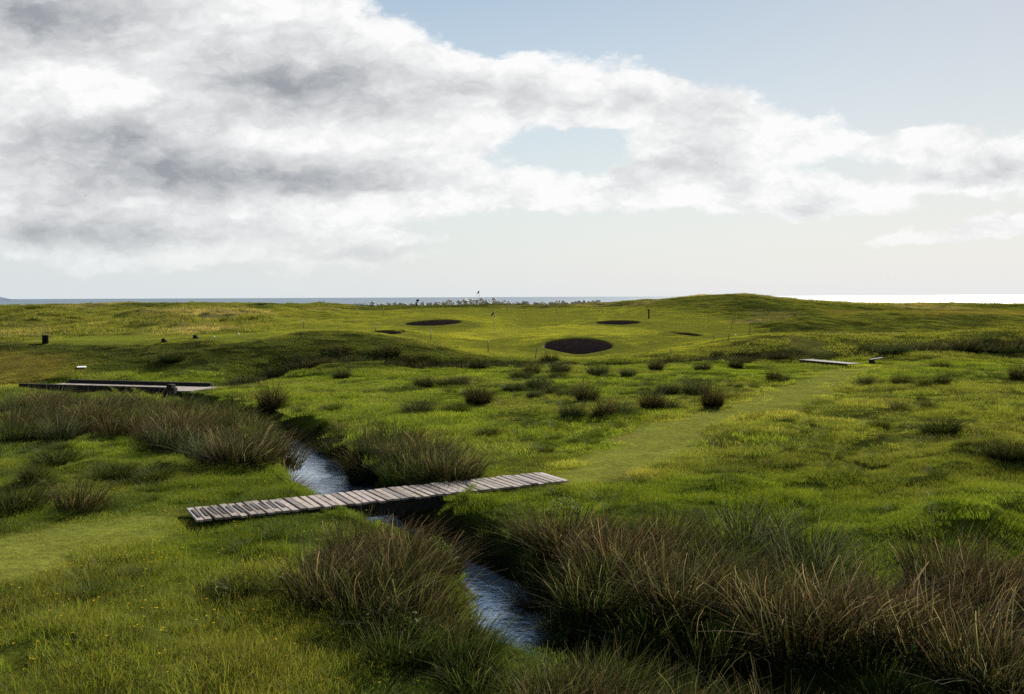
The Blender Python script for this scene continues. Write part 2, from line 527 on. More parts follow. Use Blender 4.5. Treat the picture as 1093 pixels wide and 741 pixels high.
def simple_mat(name, col, rough=.8, spec=.3, nscale=20, namp=.3, bump=.3, use_attr=False, stretch=None):
    m, nt, nd, lk = mat(name)
    out = N(nt, 'ShaderNodeOutputMaterial'); b = N(nt, 'ShaderNodeBsdfPrincipled')
    b.inputs['Roughness'].default_value = rough; b.inputs['Specular IOR Level'].default_value = spec
    tc = N(nt, 'ShaderNodeTexCoord'); v = tc.outputs['Object']
    if stretch:
        mp = N(nt, 'ShaderNodeMapping'); mp.inputs['Scale'].default_value = stretch; lk.new(v, mp.inputs[0]); v = mp.outputs[0]
    nz = noise(nt, v, nscale, 6, .6)
    dk = tuple(c * (1 - namp) for c in col); lt = tuple(min(1, c * (1 + namp)) for c in col)
    c = mixc(nt, maprange(nt, nz.outputs[0], .3, .7), dk, lt)
    if use_attr:
        at = N(nt, 'ShaderNodeAttribute', attribute_name='col'); c = mixc(nt, 1.0, c, at.outputs['Color'], 'MULTIPLY')
    lk.new(c, b.inputs['Base Color'])
    bp = N(nt, 'ShaderNodeBump'); bp.inputs['Strength'].default_value = bump; bp.inputs['Distance'].default_value = .02
    lk.new(nz.outputs[0], bp.inputs['Height']); lk.new(bp.outputs[0], b.inputs['Normal'])
    lk.new(b.outputs[0], out.inputs[0])
    return m


def blade_mat(name, source, trans=.4, gloss=.06, rough=.35, hue=.0, instancer=True):
    """thin leaves: diffuse + translucent + a little gloss; colour = blade variation x local plant colour"""
    m, nt, nd, lk = mat(name)
    out = N(nt, 'ShaderNodeOutputMaterial')
    at = N(nt, 'ShaderNodeAttribute', attribute_name='col')
    c = at.outputs['Color']
    if instancer:
        ti = N(nt, 'ShaderNodeAttribute', attribute_name='tint'); ti.attribute_type = 'INSTANCER'
        c = mixc(nt, 1.0, c, ti.outputs['Color'], 'MULTIPLY')
    else:
        oi = N(nt, 'ShaderNodeObjectInfo')
        hs = N(nt, 'ShaderNodeHueSaturation')
        lk.new(c, hs.inputs['Color'])
        lk.new(maprange(nt, oi.outputs['Random'], 0, 1, .8, 1.15, False), hs.inputs['Value'])
        r2 = math_(nt, 'FRACT', math_(nt, 'MULTIPLY', oi.outputs['Random'], 7.31))
        lk.new(maprange(nt, r2, 0, 1, .485, .512, False), hs.inputs['Hue'])
        c = hs.outputs[0]
    df = N(nt, 'ShaderNodeBsdfDiffuse'); tr = N(nt, 'ShaderNodeBsdfTranslucent'); gl = N(nt, 'ShaderNodeBsdfGlossy')
    gl.inputs['Roughness'].default_value = rough; gl.inputs['Color'].default_value = (.9, .9, .85, 1)
    lk.new(c, df.inputs[0])
    tcol = mixc(nt, 1.0, c, (1.25, 1.2, .7), 'MULTIPLY'); lk.new(tcol, tr.inputs[0])
    m1 = N(nt, 'ShaderNodeMixShader'); m1.inputs[0].default_value = trans
    lk.new(df.outputs[0], m1.inputs[1]); lk.new(tr.outputs[0], m1.inputs[2])
    m2 = N(nt, 'ShaderNodeMixShader'); m2.inputs[0].default_value = gloss
    lk.new(m1.outputs[0], m2.inputs[1]); lk.new(gl.outputs[0], m2.inputs[2])
    lk.new(m2.outputs[0], out.inputs[0])
    return m


M_GRASS = blade_mat('grass_blades', None, .45, .012, .5)
M_RUSH_I = blade_mat('rush_stems_scattered', None, .38, .004, .6)
M_RUSH = blade_mat('rush_stems', None, .38, .004, .6, instancer=False)
M_LEAF = blade_mat('broad_leaves', None, .42, .012, .55)


def ground_material():
    m, nt, nd, lk = mat('turf')
    out = N(nt, 'ShaderNodeOutputMaterial'); b = N(nt, 'ShaderNodeBsdfDiffuse'); b.inputs['Roughness'].default_value = .6
    at = N(nt, 'ShaderNodeAttribute', attribute_name='col')
    geo = N(nt, 'ShaderNodeNewGeometry')
    n1 = noise(nt, geo.outputs['Position'], 6.0, 6, .65)
    n2 = noise(nt, geo.outputs['Position'], 1.1, 5, .6)
    n3 = noise(nt, geo.outputs['Position'], 30, 3, .6)
    v = math_(nt, 'MULTIPLY', maprange(nt, n1.outputs[0], .25, .75, .72, 1.25), maprange(nt, n2.outputs[0], .3, .7, .85, 1.15))
    v = math_(nt, 'MULTIPLY', v, maprange(nt, n3.outputs[0], .25, .75, .8, 1.2))
    c = mixc(nt, 1.0, at.outputs['Color'], (1, 1, 1), 'MULTIPLY')
    vm = N(nt, 'ShaderNodeVectorMath', operation='SCALE'); lk.new(c, vm.inputs[0]); lk.new(v, vm.inputs['Scale'])
    lk.new(vm.outputs[0], b.inputs['Color'])
    h = math_(nt, 'ADD', math_(nt, 'MULTIPLY', n1.outputs[0], .7), math_(nt, 'MULTIPLY', n3.outputs[0], .3))
    bp = N(nt, 'ShaderNodeBump'); bp.inputs['Strength'].default_value = .55; bp.inputs['Distance'].default_value = .10
    lk.new(h, bp.inputs['Height']); lk.new(bp.outputs[0], b.inputs['Normal'])
    tr = N(nt, 'ShaderNodeBsdfDiffuse')
    lk.new(b.outputs[0], out.inputs[0])
    return m


M_TURF = ground_material()


def water_material(name, deep, rough, scales, strength, dist=.05, spec=.5, metal=0.0, mott=None, stretch=(1, 1, 1)):
    m, nt, nd, lk = mat(name)
    out = N(nt, 'ShaderNodeOutputMaterial'); b = N(nt, 'ShaderNodeBsdfPrincipled')
    b.inputs['Base Color'].default_value = (*deep, 1); b.inputs['Roughness'].default_value = rough; b.inputs['IOR'].default_value = 1.33; b.inputs['Specular IOR Level'].default_value = spec; b.inputs['Metallic'].default_value = metal
    geo = N(nt, 'ShaderNodeNewGeometry')
    mp = N(nt, 'ShaderNodeMapping'); mp.inputs['Scale'].default_value = stretch; lk.new(geo.outputs['Position'], mp.inputs[0])
    h = None
    for sc_, a in scales:
        nz = noise(nt, mp.outputs[0], sc_, 3, .55)
        t = math_(nt, 'MULTIPLY', nz.outputs[0], a)
        h = t if h is None else math_(nt, 'ADD', h, t)
    bp = N(nt, 'ShaderNodeBump'); bp.inputs['Strength'].default_value = strength; bp.inputs['Distance'].default_value = dist
    lk.new(h, bp.inputs['Height']); lk.new(bp.outputs[0], b.inputs['Normal'])
    if mott:
        mp2 = N(nt, 'ShaderNodeMapping'); mp2.inputs['Scale'].default_value = mott; lk.new(geo.outputs['Position'], mp2.inputs[0])
        nz = noise(nt, mp2.outputs[0], 1.0, 5, .7)
        lk.new(maprange(nt, nz.outputs[0], .3, .7, rough * .75, rough * 1.35), b.inputs['Roughness'])
        lk.new(mixc(nt, maprange(nt, nz.outputs[0], .35, .65), tuple(d * .8 for d in deep), tuple(d * 1.3 for d in deep)), b.inputs['Base Color'])
    lk.new(b.outputs[0], out.inputs[0])
    return m


# ------------------------------------------------------------------ world: sun, sky and clouds
SUN_AZ, SUN_EL = 29.0, 30.0          # degrees right of straight ahead, above the horizon
sv = Vector((math.sin(R(SUN_AZ)) * math.cos(R(SUN_EL)), math.cos(R(SUN_AZ)) * math.cos(R(SUN_EL)), math.sin(R(SUN_EL))))
sun = bpy.data.lights.new('sun', 'SUN'); sun.energy = 5.0; sun.angle = R(.53); sun.color = (1, .955, .88)
so = bpy.data.objects.new('sun', sun); COL.objects.link(so); so.rotation_euler = (-sv).to_track_quat('-Z', 'Y').to_euler(); so.location = (60, 100, 80)

world = bpy.data.worlds.new('World'); sc.world = world; world.use_nodes = True
nt = world.node_tree; nt.nodes.clear(); lk = nt.links
wout = N(nt, 'ShaderNodeOutputWorld'); bg = N(nt, 'ShaderNodeBackground'); bg.inputs['Strength'].default_value = .1
sky = N(nt, 'ShaderNodeTexSky'); sky.sky_type = 'NISHITA'; sky.sun_disc = False; sky.sun_elevation = R(SUN_EL); sky.sun_rotation = R(SUN_AZ)
sky.air_density = 1.0; sky.dust_density = .25; sky.ozone_density = 1.5
tc = N(nt, 'ShaderNodeTexCoord')
sp = N(nt, 'ShaderNodeSeparateXYZ'); lk.new(tc.outputs['Generated'], sp.inputs[0])
dx, dy, dz = sp.outputs
yy = math_(nt, 'MAXIMUM', dy, .12)
U = math_(nt, 'DIVIDE', dx, yy); V_ = math_(nt, 'DIVIDE', dz, yy)
cb = N(nt, 'ShaderNodeCombineXYZ'); lk.new(U, cb.inputs[0]); lk.new(V_, cb.inputs[1])
P0 = cb.outputs[0]
mpa = N(nt, 'ShaderNodeMapping'); mpa.inputs['Scale'].default_value = (1, 1.9, 1); lk.new(P0, mpa.inputs[0])
PA = mpa.outputs[0]
w1 = noise(nt, PA, 7, 5, .6); w2 = noise(nt, PA, 26, 4, .6)


def vm(op, a, b=None, s=None):
    nd = nt.nodes.new('ShaderNodeVectorMath'); nd.operation = op
    lk.new(a, nd.inputs[0])
    if b is not None:
        if hasattr(b, 'is_linked'): lk.new(b, nd.inputs[1])
        else: nd.inputs[1].default_value = b
    if s is not None: nd.inputs['Scale'].default_value = s
    return nd


off1 = vm('SCALE', vm('SUBTRACT', w1.outputs['Color'], (.5, .5, .5)).outputs[0], s=.075)
off2 = vm('SCALE', vm('SUBTRACT', w2.outputs['Color'], (.5, .5, .5)).outputs[0], s=.028)
off = vm('MULTIPLY', vm('ADD', off1.outputs[0], off2.outputs[0]).outputs[0], (1.0, .6, 0))
PW = vm('ADD', P0, off.outputs[0]).outputs[0]


def blobs(lst):
    acc = None
    for (bx, by, rx, ry, wgt) in lst:
        d = vm('SUBTRACT', PW, ((bx - CX) / F, (317 - by) / F, 0))
        d = vm('MULTIPLY', d.outputs[0], (F / rx, F / ry, 0))
        l = vm('LENGTH', d.outputs[0]).outputs['Value']
        t = maprange(nt, l, 1.25, .0, 0, wgt)
        acc = t if acc is None else math_(nt, 'ADD', acc, t)
    return acc


cover = blobs([(60, 60, 330, 190, 1.3), (230, 140, 330, 170, 1.2), (260, 20, 150, 90, .9), (400, 110, 190, 110, 1.0), (470, 150, 110, 80, .7), (560, 95, 170, 52, 1.1), (690, 112, 140, 52, 1.1), (780, 112, 70, 32, .6), (840, 142, 90, 34, .8),
               (770, 165, 150, 48, .8), (700, 205, 190, 30, .8), (950, 160, 110, 20, .75), (1065, 168, 150, 40, 1.1), (1010, 192, 140, 26, .6), (1090, 200, 90, 34, .7), (880, 222, 150, 24, 1.0), (770, 205, 150, 30, .5), (960, 205, 120, 16, .4), (1010, 254, 160, 11, 1.0), (1090, 240, 110, 13, .9), (690, 190, 120, 40, .4),
               (130, 245, 420, 50, .8), (360, 265, 180, 20, .5), (640, 229, 50, 9, .5), (480, 205, 160, 36, .6), (745, 270, 60, 7, .35), (560, 210, 110, 30, .4),
               (600, 156, 76, 28, -.5), (545, 160, 40, 22, -.2), (640, 145, 60, 18, -.35), (560, 20, 150, 50, -.6), (900, 60, 220, 60, -.4)])
shade = blobs([(120, 130, 420, 190, .22), (40, 22, 230, 62, .95), (330, 85, 170, 58, .95), (120, 150, 200, 50, .8), (230, 187, 240, 30, .75), (120, 95, 110, 26, -.35), (300, 150, 120, 20, -.3), (330, 200, 140, 26, .6), (40, 210, 150, 28, .4), (60, 246, 190, 24, .75), (210, 250, 200, 18, .45), (400, 268, 100, 11, .5), (470, 110, 80, 30, .2),
               (600, 112, 190, 26, .42), (540, 95, 60, 22, .25), (760, 158, 90, 20, .35), (700, 180, 110, 14, .35), (740, 200, 130, 14, .22), (1075, 186, 55, 26, .55), (990, 195, 90, 16, .25), (850, 222, 100, 12, .2), (690, 112, 90, 18, .22), (430, 60, 60, 30, -.25)])
nzA = noise(nt, PA, 11, 9, .62, .3); nzB = noise(nt, PA, 34, 6, .6)
nn = math_(nt, 'ADD', math_(nt, 'MULTIPLY', math_(nt, 'SUBTRACT', nzA.outputs[0], .5), 1.3), math_(nt, 'MULTIPLY', math_(nt, 'SUBTRACT', nzB.outputs[0], .5), .5))
vo = N(nt, 'ShaderNodeTexVoronoi', feature='SMOOTH_F1'); vo.inputs['Scale'].default_value = 17; vo.inputs['Smoothness'].default_value = .5; vo.inputs['Detail'].default_value = 3; vo.inputs['Roughness'].default_value = .6
lk.new(vm('ADD', PA, vm('SCALE', off2.outputs[0], s=2.0).outputs[0]).outputs[0], vo.inputs['Vector'])
puff = math_(nt, 'MULTIPLY', math_(nt, 'SUBTRACT', vo.outputs['Distance'], .80), .6)
mps = N(nt, 'ShaderNodeMapping'); mps.inputs['Scale'].default_value = (.75, 1.7, 1); lk.new(PW, mps.inputs[0])
nzS = noise(nt, mps.outputs[0], 10, 9, .62, .25)
alpha_f = maprange(nt, math_(nt, 'SUBTRACT', math_(nt, 'ADD', cover, nn), math_(nt, 'MULTIPLY', puff, .55)), .24, .70)
shade = math_(nt, 'ADD', shade, math_(nt, 'MULTIPLY', puff, 1.0))
shade = math_(nt, 'ADD', shade, math_(nt, 'MULTIPLY', math_(nt, 'SUBTRACT', nzB.outputs[0], .5), .2))
sh_f = maprange(nt, math_(nt, 'ADD', shade, math_(nt, 'MULTIPLY', math_(nt, 'SUBTRACT', nzS.outputs[0], .5), 1.35)), .12, 1.55, smooth=False)
# elsewhere in the sky: loose broken cloud from noise on the cloud layer
den = math_(nt, 'ADD', math_(nt, 'ABSOLUTE', dz), .18)
cb2 = N(nt, 'ShaderNodeCombineXYZ'); lk.new(math_(nt, 'DIVIDE', dx, den), cb2.inputs[0]); lk.new(math_(nt, 'DIVIDE', dy, den), cb2.inputs[1])
nzG = noise(nt, cb2.outputs[0], 1.1, 8, .6, .3)
alpha_g = maprange(nt, nzG.outputs[0], .56, .74)
sh_g = maprange(nt, nzG.outputs[0], .55, .8)
front = maprange(nt, dy, .35, .65)
upm = maprange(nt, V_, .42, .62, 1, 0)
front = math_(nt, 'MULTIPLY', front, upm)


def mixf(f, a, b):
    nd = nt.nodes.new('ShaderNodeMix'); nd.data_type = 'FLOAT'
    lk.new(f, nd.inputs[0]); lk.new(a, nd.inputs[2]); lk.new(b, nd.inputs[3])
    return nd.outputs[0]


alpha = mixf(front, alpha_g, alpha_f); shd = mixf(front, sh_g, sh_f)
K = 6.95
lit = (.70 * K, .703 * K, .70 * K); grey = (.245 * K, .26 * K, .285 * K)
ccol = mixc(nt, shd, lit, grey)
# clear sky with pale sea air low down
hz = maprange(nt, dz, .0, .40, 1, 0, False)
hz = math_(nt, 'POWER', hz, 1.25)
hcol = mixc(nt, maprange(nt, U, -.6, .5), (.50 * K, .54 * K, .56 * K), (.585 * K, .59 * K, .588 * K))
skc = mixc(nt, hz, mixc(nt, 1.0, sky.outputs[0], mixc(nt, maprange(nt, U, -.2, .55), (.545, .527, .477), (.395, .378, .352)), 'MULTIPLY'), hcol)
allc = mixc(nt, math_(nt, 'MULTIPLY', alpha, maprange(nt, dz, .0, .085, .25, 1)), skc, ccol)
lk.new(allc, bg.inputs[0]); lk.new(bg.outputs[0], wout.inputs[0])

# ------------------------------------------------------------------ terrain mesh
colr = ground_col(GX, GY).reshape(-1, 3)
idx = np.arange(NS * NT).reshape(NT, NS)
quads = np.stack([idx[:-1, :-1], idx[:-1, 1:], idx[1:, 1:], idx[1:, :-1]], -1).reshape(-1, 4)
cxq = GX.ravel()[quads].mean(1); cyq = GY.ravel()[quads].mean(1)
keep = np.ones(len(quads), bool)
for b in BK:
    near = np.hypot(cxq - b[0][0], cyq - b[0][1]) < 8
    keep &= ~(near & (bunker_r(cxq, cyq, b) < 1.04))
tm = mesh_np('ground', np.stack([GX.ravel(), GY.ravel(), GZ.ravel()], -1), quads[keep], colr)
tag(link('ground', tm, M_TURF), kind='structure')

# sea
sea = mesh_np('sea', [(-90000, 150, -8), (90000, 150, -8), (90000, 90000, -8), (-90000, 90000, -8)], [(0, 1, 2, 3)], smooth=False)
tag(link('sea', sea, water_material('sea_water', (.085, .125, .160), .42, [(.10, 1), (.35, .4)], .5, 1.2, mott=(.010, .0022, 1), stretch=(1, .6, 1))), kind='structure')
# headland far out on the left
hv = []
for i in range(24):
    a = -1 + 2 * i / 23
    hgt = max(0, (1 - a * a)) * 34 * (.75 + .5 * random.random())
    hv.append((-5330 + a * 180, 10000, -9)); hv.append((-5330 + a * 180, 10200, hgt - 6)); hv.append((-5330 + a * 180, 10500, -9))
hf = []
for i in range(23):
    for k in range(2):
        hf.append((i * 3 + k, i * 3 + 3 + k, i * 3 + 4 + k, i * 3 + 1 + k))
tag(link('headland', mesh_np('headland', hv, hf), simple_mat('headland_rock', (.10, .13, .17), .9, .1, .01, .2, 0)), kind='structure')

# stream water
sv_, sf_ = [], []
for i in range(len(STREAM)):
    t = STREAM[min(i + 1, len(STREAM) - 1)] - STREAM[max(i - 1, 0)]; t = t / np.linalg.norm(t); nrm = np.array([-t[1], t[0]])
    for k in (-1, 1):
        q = STREAM[i] + nrm * k * (SW[i] + .55); sv_.append((q[0], q[1], WZ))
for i in range(len(STREAM) - 1):
    sf_.append((2 * i, 2 * i + 2, 2 * i + 3, 2 * i + 1))
tag(link('stream', mesh_np('stream', sv_, sf_), water_material('stream_water', (.42, .50, .60), .13, [(2.4, 1), (6.5, .5), (15, .16)], .42, .07, spec=.9, metal=.6, stretch=(1, 1.3, 1))), kind='structure')


# ------------------------------------------------------------------ grass and rush meshes
def blade_mesh(name, n, rad, h, hv, w, lean, curve, seg, root, tip, tipmix=.6, cv=.25, square=False, dome=0.0, material=None, tipcols=None, out=0.0, wind=0.0, endpale=0.0):
    """n thin blades on a disc of radius rad; colours run root -> tip"""
    if square:
        bx = rng.uniform(-rad, rad, n); by = rng.uniform(-rad, rad, n); rr = np.zeros(n)
    else:
        rr = np.sqrt(rng.uniform(0, 1, n)); a = rng.uniform(0, 2 * np.pi, n); bx = rr * np.cos(a) * rad; by = rr * np.sin(a) * rad
    H = h * (1 + rng.normal(0, hv, n)); H = np.clip(H, h * .3, h * 1.5) * (1 - dome * rr ** 2)
    da = rng.uniform(0, 2 * np.pi, n)
    if out > 0:
        oa = np.arctan2(by, bx); da = oa + rng.normal(0, .6, n)
    L = np.abs(rng.normal(0, lean, n)) + out * rr
    Cc = np.abs(rng.normal(0, curve, n)) + out * rr * .5
    dirx, diry = np.cos(da), np.sin(da)
    if wind > 0:
        br = rng.uniform(0, 1, n) < .14; L = L + br * rng.uniform(.3, .75, n); H = H * np.where(br, .8, 1); Cc = Cc + br * .4
    wv = rng.uniform(.2, 1.6, n); pale = rng.uniform(0, 1, n) < .55
    if wind > 0: pale &= ~br; wv = wv * ~br
    fa = rng.uniform(0, np.pi, n); wx, wy = np.cos(fa), np.sin(fa)
    ww = w * rng.uniform(.7, 1.3, n)
    V = np.zeros((n, seg + 1, 2, 3)); C = np.zeros((n, seg + 1, 2, 3))
    mul = np.clip(1 + rng.normal(0, cv, n), .4, 1.8)[:, None] * (1 + rng.normal(0, .08, (n, 3)))
    root = np.array(root); tip = np.array(tip)
    tips = tip[None].repeat(n, 0)
    if tipcols is not None:
        tc_ = np.array(tipcols); tips = tc_[rng.integers(0, len(tc_), n)]
    for k in range(seg + 1):
        t = k / seg
        hx = L * t * H + Cc * t * t * H
        zz = H * (t - .35 * np.clip(Cc, 0, 1.2) * t * t - wind * .35 * wv * t ** 4)
        width = ww * (1 - t) ** .7 if t < 1 else ww * .12
        width = np.maximum(width, ww * .12)
        for s, sg in ((0, -1), (1, 1)):
            V[:, k, s, 0] = bx + dirx * hx + wind * wv * H * t ** 3 + sg * wx * width / 2
            V[:, k, s, 1] = by + diry * hx + sg * wy * width / 2
            V[:, k, s, 2] = zz - .03
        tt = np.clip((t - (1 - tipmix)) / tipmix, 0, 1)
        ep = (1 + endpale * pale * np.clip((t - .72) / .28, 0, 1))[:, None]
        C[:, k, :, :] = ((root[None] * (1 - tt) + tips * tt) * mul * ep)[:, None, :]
    base = (np.arange(n) * (seg + 1) * 2)[:, None]
    fs = []
    for k in range(seg):
        fs.append(base + np.array([2 * k, 2 * k + 1, 2 * k + 3, 2 * k + 2])[None])
    Fq = np.concatenate(fs, 0)
    me = mesh_np(name, V.reshape(-1, 3), Fq, np.clip(C.reshape(-1, 3), 0, 3))
    if material: me.materials.append(material)
    return me


def join_np(name, parts, material):
    Vs, Fs, Cs = [], [], []; o = 0
    for me in parts:
        k = len(me.vertices); v = np.zeros(k * 3, np.float32); me.vertices.foreach_get('co', v)
        c = np.zeros(k * 4, np.float32); me.color_attributes['col'].data.foreach_get('color', c)
        f = np.zeros(len(me.loops), np.int32); me.loops.foreach_get('vertex_index', f)
        Vs.append(v.reshape(-1, 3)); Cs.append(c.reshape(-1, 4)[:, :3]); Fs.append(f.reshape(-1, 4) + o); o += k
    me = mesh_np(name, np.concatenate(Vs), np.concatenate(Fs), np.concatenate(Cs))
    me.materials.append(material)
    return me


def leaf_mesh(name, n, rad, h, size, material, colr=(1, 1, 1)):
    """ovate leaves held on an uneven dome"""
    V, Fq, C = [], [], []
    for i in range(n):
        r = math.sqrt(random.random()); a = random.uniform(0, 6.283)
        c = Vector((r * rad * math.cos(a), r * rad * math.sin(a), h * (1 - r * r) * random.uniform(.35, 1.0)))
        s = size * random.uniform(.6, 1.3)
        M = Euler((random.uniform(-.7, .7), random.uniform(-.7, .7), random.uniform(0, 6.28))).to_matrix()
        k = len(V); g = random.uniform(.6, 1.35)
        for p in ((-.5, 0, 0), (-.1, -.34, .05), (.5, 0, -.08), (-.1, .34, .05)):
            V.append(c + M @ (Vector(p) * s)); C.append((colr[0] * g, colr[1] * g, colr[2] * g))
        Fq.append((k, k + 1, k + 2, k + 3))
    me = mesh_np(name, V, Fq, C); me.materials.append(material)
    return me


G = (1, 1, 1)
straw = (1.9, 1.35, 2.6)
meadow = [blade_mesh('meadow_patch', 900, .36, h, .35, .0065, .35, .35, 3, (.75, .85, .8), (1.15, 1.1, .9), .7, .28, True, tipcols=[(1.1, 1.1, .9), (1.2, 1.1, .8), (1.0, 1.1, 1.0), (1.55, 1.2, 1.6)]) for h in (.05, .075, .105)]
seedy = []
for k in range(2):
    a = blade_mesh('a', 800, .36, .095, .35, .006, .3, .35, 3, (.75, .85, .8), (1.2, 1.1, 1.0), .7, .28, True, tipcols=[(1.1, 1.1, .9), (1.3, 1.15, .9), (1.55, 1.2, 1.6)])
    b_ = blade_mesh('b', 14, .34, .21, .25, .009, .15, .15, 4, (.9, .9, .9), (2.0, 1.5, 3.2), .35, .2, True)
    seedy.append(join_np('seeding_patch', [a, b_], M_GRASS))
mown = [blade_mesh('mown_patch', 900, .4, .028, .3, .006, .5, .4, 2, (.85, .85, .85), (1.15, 1.1, 1.1), .7, .25, True) for k in range(2)]
midg = [blade_mesh('mid_patch', 800, .6, h, .35, .012, .4, .4, 2, (.75, .82, .8), (1.15, 1.1, .95), .7, .3, True, tipcols=[(1.1, 1.1, .9), (1.2, 1.1, .8), (1.0, 1.05, 1.0), (1.6, 1.25, 1.7)]) for h in (.05, .08, .12)]
midmown = [blade_mesh('mid_mown_patch', 900, .6, .026, .3, .012, .5, .4, 1, (.9, .9, .9), (1.08, 1.06, 1.05), .7, .12, True)]
farg = [blade_mesh('far_patch', 420, 1.1, h, .4, .035, .4, .4, 2, (.72, .78, .8), (1.15, 1.12, 1.0), .7, .32, True, tipcols=[(1.15, 1.1, .9), (1.3, 1.15, 1.0), (1.0, 1.05, 1.0), (1.8, 1.4, 2.0)]) for h in (.12, .2, .32)]
clumpg = [blade_mesh('grass_clump', 260, .16, .26, .3, .008, .3, .5, 3, (.55, .68, .7), (1.05, 1.05, .9), .7, .3, False, .4, out=.5) for k in range(2)]
for me in meadow + mown + midg + midmown + farg + clumpg:
    if not me.materials: me.materials.append(M_GRASS)


def gn_scatter(name, pts, rotz, scl, idx_, tint, meshes, label_kind='stuff', align=.7):
    """one ground-cover object: its points carry blade patches"""
    c = bpy.data.collections.new(name + '_kit')
    for k, me in enumerate(meshes):
        o = bpy.data.objects.new('%s_kit_%02d' % (name, k), me); c.objects.link(o)
    k = len(pts)
    me = bpy.data.meshes.new(name); me.vertices.add(k); me.vertices.foreach_set('co', np.asarray(pts, np.float32).ravel())
    nn_ = gnorm(pts[:, 0], pts[:, 1]) * np.array([align, align, 1]); nn_ /= np.linalg.norm(nn_, axis=1, keepdims=True)
    xa = np.stack([np.cos(rotz), np.sin(rotz), np.zeros(k)], -1)
    ya = np.cross(nn_, xa); ya /= np.linalg.norm(ya, axis=1, keepdims=True); xa = np.cross(ya, nn_)
    eul = np.stack([np.arctan2(ya[:, 2], nn_[:, 2]), -np.arcsin(np.clip(xa[:, 2], -1, 1)), np.arctan2(xa[:, 1], xa[:, 0])], -1)
    a = me.attributes.new('rot', 'FLOAT_VECTOR', 'POINT'); a.data.foreach_set('vector', eul.astype(np.float32).ravel())
    a = me.attributes.new('scl', 'FLOAT', 'POINT'); a.data.foreach_set('value', np.asarray(scl, np.float32))
    a = me.attributes.new('idx', 'INT', 'POINT'); a.data.foreach_set('value', np.asarray(idx_, np.int32))
    a = me.attributes.new('tint', 'FLOAT_COLOR', 'POINT'); t4 = np.ones((k, 4), np.float32); t4[:, :3] = tint; a.data.foreach_set('color', t4.ravel())
    me.update()
    o = link(name, me); o['kind'] = label_kind
    ng = bpy.data.node_groups.new(name + '_scatter', 'GeometryNodeTree')
    ng.interface.new_socket('Geometry', in_out='INPUT', socket_type='NodeSocketGeometry'); ng.interface.new_socket('Geometry', in_out='OUTPUT', socket_type='NodeSocketGeometry')
    gi = ng.nodes.new('NodeGroupInput'); go = ng.nodes.new('NodeGroupOutput')
    ci = ng.nodes.new('GeometryNodeCollectionInfo'); ci.inputs['Collection'].default_value = c; ci.inputs['Separate Children'].default_value = True; ci.inputs['Reset Children'].default_value = True
    ip = ng.nodes.new('GeometryNodeInstanceOnPoints'); ip.inputs['Pick Instance'].default_value = True

    def na(nm, ty):
        q = ng.nodes.new('GeometryNodeInputNamedAttribute'); q.data_type = ty; q.inputs['Name'].default_value = nm; return q.outputs['Attribute']
    L = ng.links
    L.new(gi.outputs[0], ip.inputs['Points']); L.new(ci.outputs[0], ip.inputs['Instance'])
    L.new(na('rot', 'FLOAT_VECTOR'), ip.inputs['Rotation']); L.new(na('scl', 'FLOAT'), ip.inputs['Scale']); L.new(na('idx', 'INT'), ip.inputs['Instance Index'])
    L.new(ip.outputs[0], go.inputs[0])
    md = o.modifiers.new('scatter', 'NODES'); md.node_group = ng
    return o


SBA, SBB = at_z(22, 413.4, .05), at_z(192, 418.2, .05)


def sleeper_in(x, y):
    ax_ = SBB[:2] - SBA[:2]; L = np.hypot(*ax_); e = ax_ / L
    p = (x - SBA[0]) * e[0] + (y - SBA[1]) * e[1]; q = -(x - SBA[0]) * e[1] + (y - SBA[1]) * e[0]
    return (p > -.2) & (p < L + .6) & (q > -.45) & (q < 2.75)


def scatter_pts(d0, d1, dens, margin=.58, ymin_=None):
    """uniform points on the ground plan within the view fan (a little wider) between two distances"""
    area = margin * (d1 ** 2 - d0 ** 2) + 6 * (d1 - d0)
    k = int(area * dens)
    y = np.sqrt(rng.uniform(d0 ** 2, d1 ** 2, k)); x = rng.uniform(-1, 1, k) * (margin * y + 1.5)
    return x, y


def stream_clear(x, y):
    ds, par = seg_dist(x, y, STREAM); w = np.interp(par, np.arange(len(SW)), SW)
    return np.where(bridge_in(x, y, .04), -9.0, ds - w)


def bunk_clear(x, y):
    r = np.full(np.shape(x), 9.0)
    for b in BK: r = np.minimum(r, bunker_r(x, y, b))
    return r


def do_scatter(name, x, y, keepm, meshes, smin, smax, idxf=None, tintmul=1.0, sink=0.0, tintf=None):
    keepm = keepm & ~sleeper_in(x, y)
    x, y = x[keepm], y[keepm]
    z = gz(x, y) - sink
    k = len(x)
    ii = rng.integers(0, len(meshes), k) if idxf is None else idxf(x, y)
    col_ = ground_col(x, y) if tintf is None else tintf(x, y)
    jit_ = .04 if 'turf' in name or 'mown' in name else .15
    t = col_ * tintmul * rng.uniform(1 - jit_, 1 + jit_, (k, 1))
    return gn_scatter(name, np.stack([x, y, z], -1), rng.uniform(0, 6.283, k), rng.uniform(smin, smax, k), ii, t, meshes)


# near meadow, 7 - 25 m
x, y = scatter_pts(7, 25, 5.5)
m = masks(x, y); sc_ = stream_clear(x, y)
tall = fbm(x, y, 1.5, 3, 71)


def idx_meadow(x, y):
    t = fbm(x, y, 1.5, 3, 71) + rng.normal(0, .12, len(x))
    seed_zone = (y < 15.5 + rng.normal(0, .7, len(x))) & (x < -1.6)
    ii = np.where(t < .42, 0, np.where(t < .58, 1, 2))
    return np.where(seed_zone & (rng.uniform(0, 1, len(x)) < .75), 3 + rng.integers(0, 2, len(x)), ii)


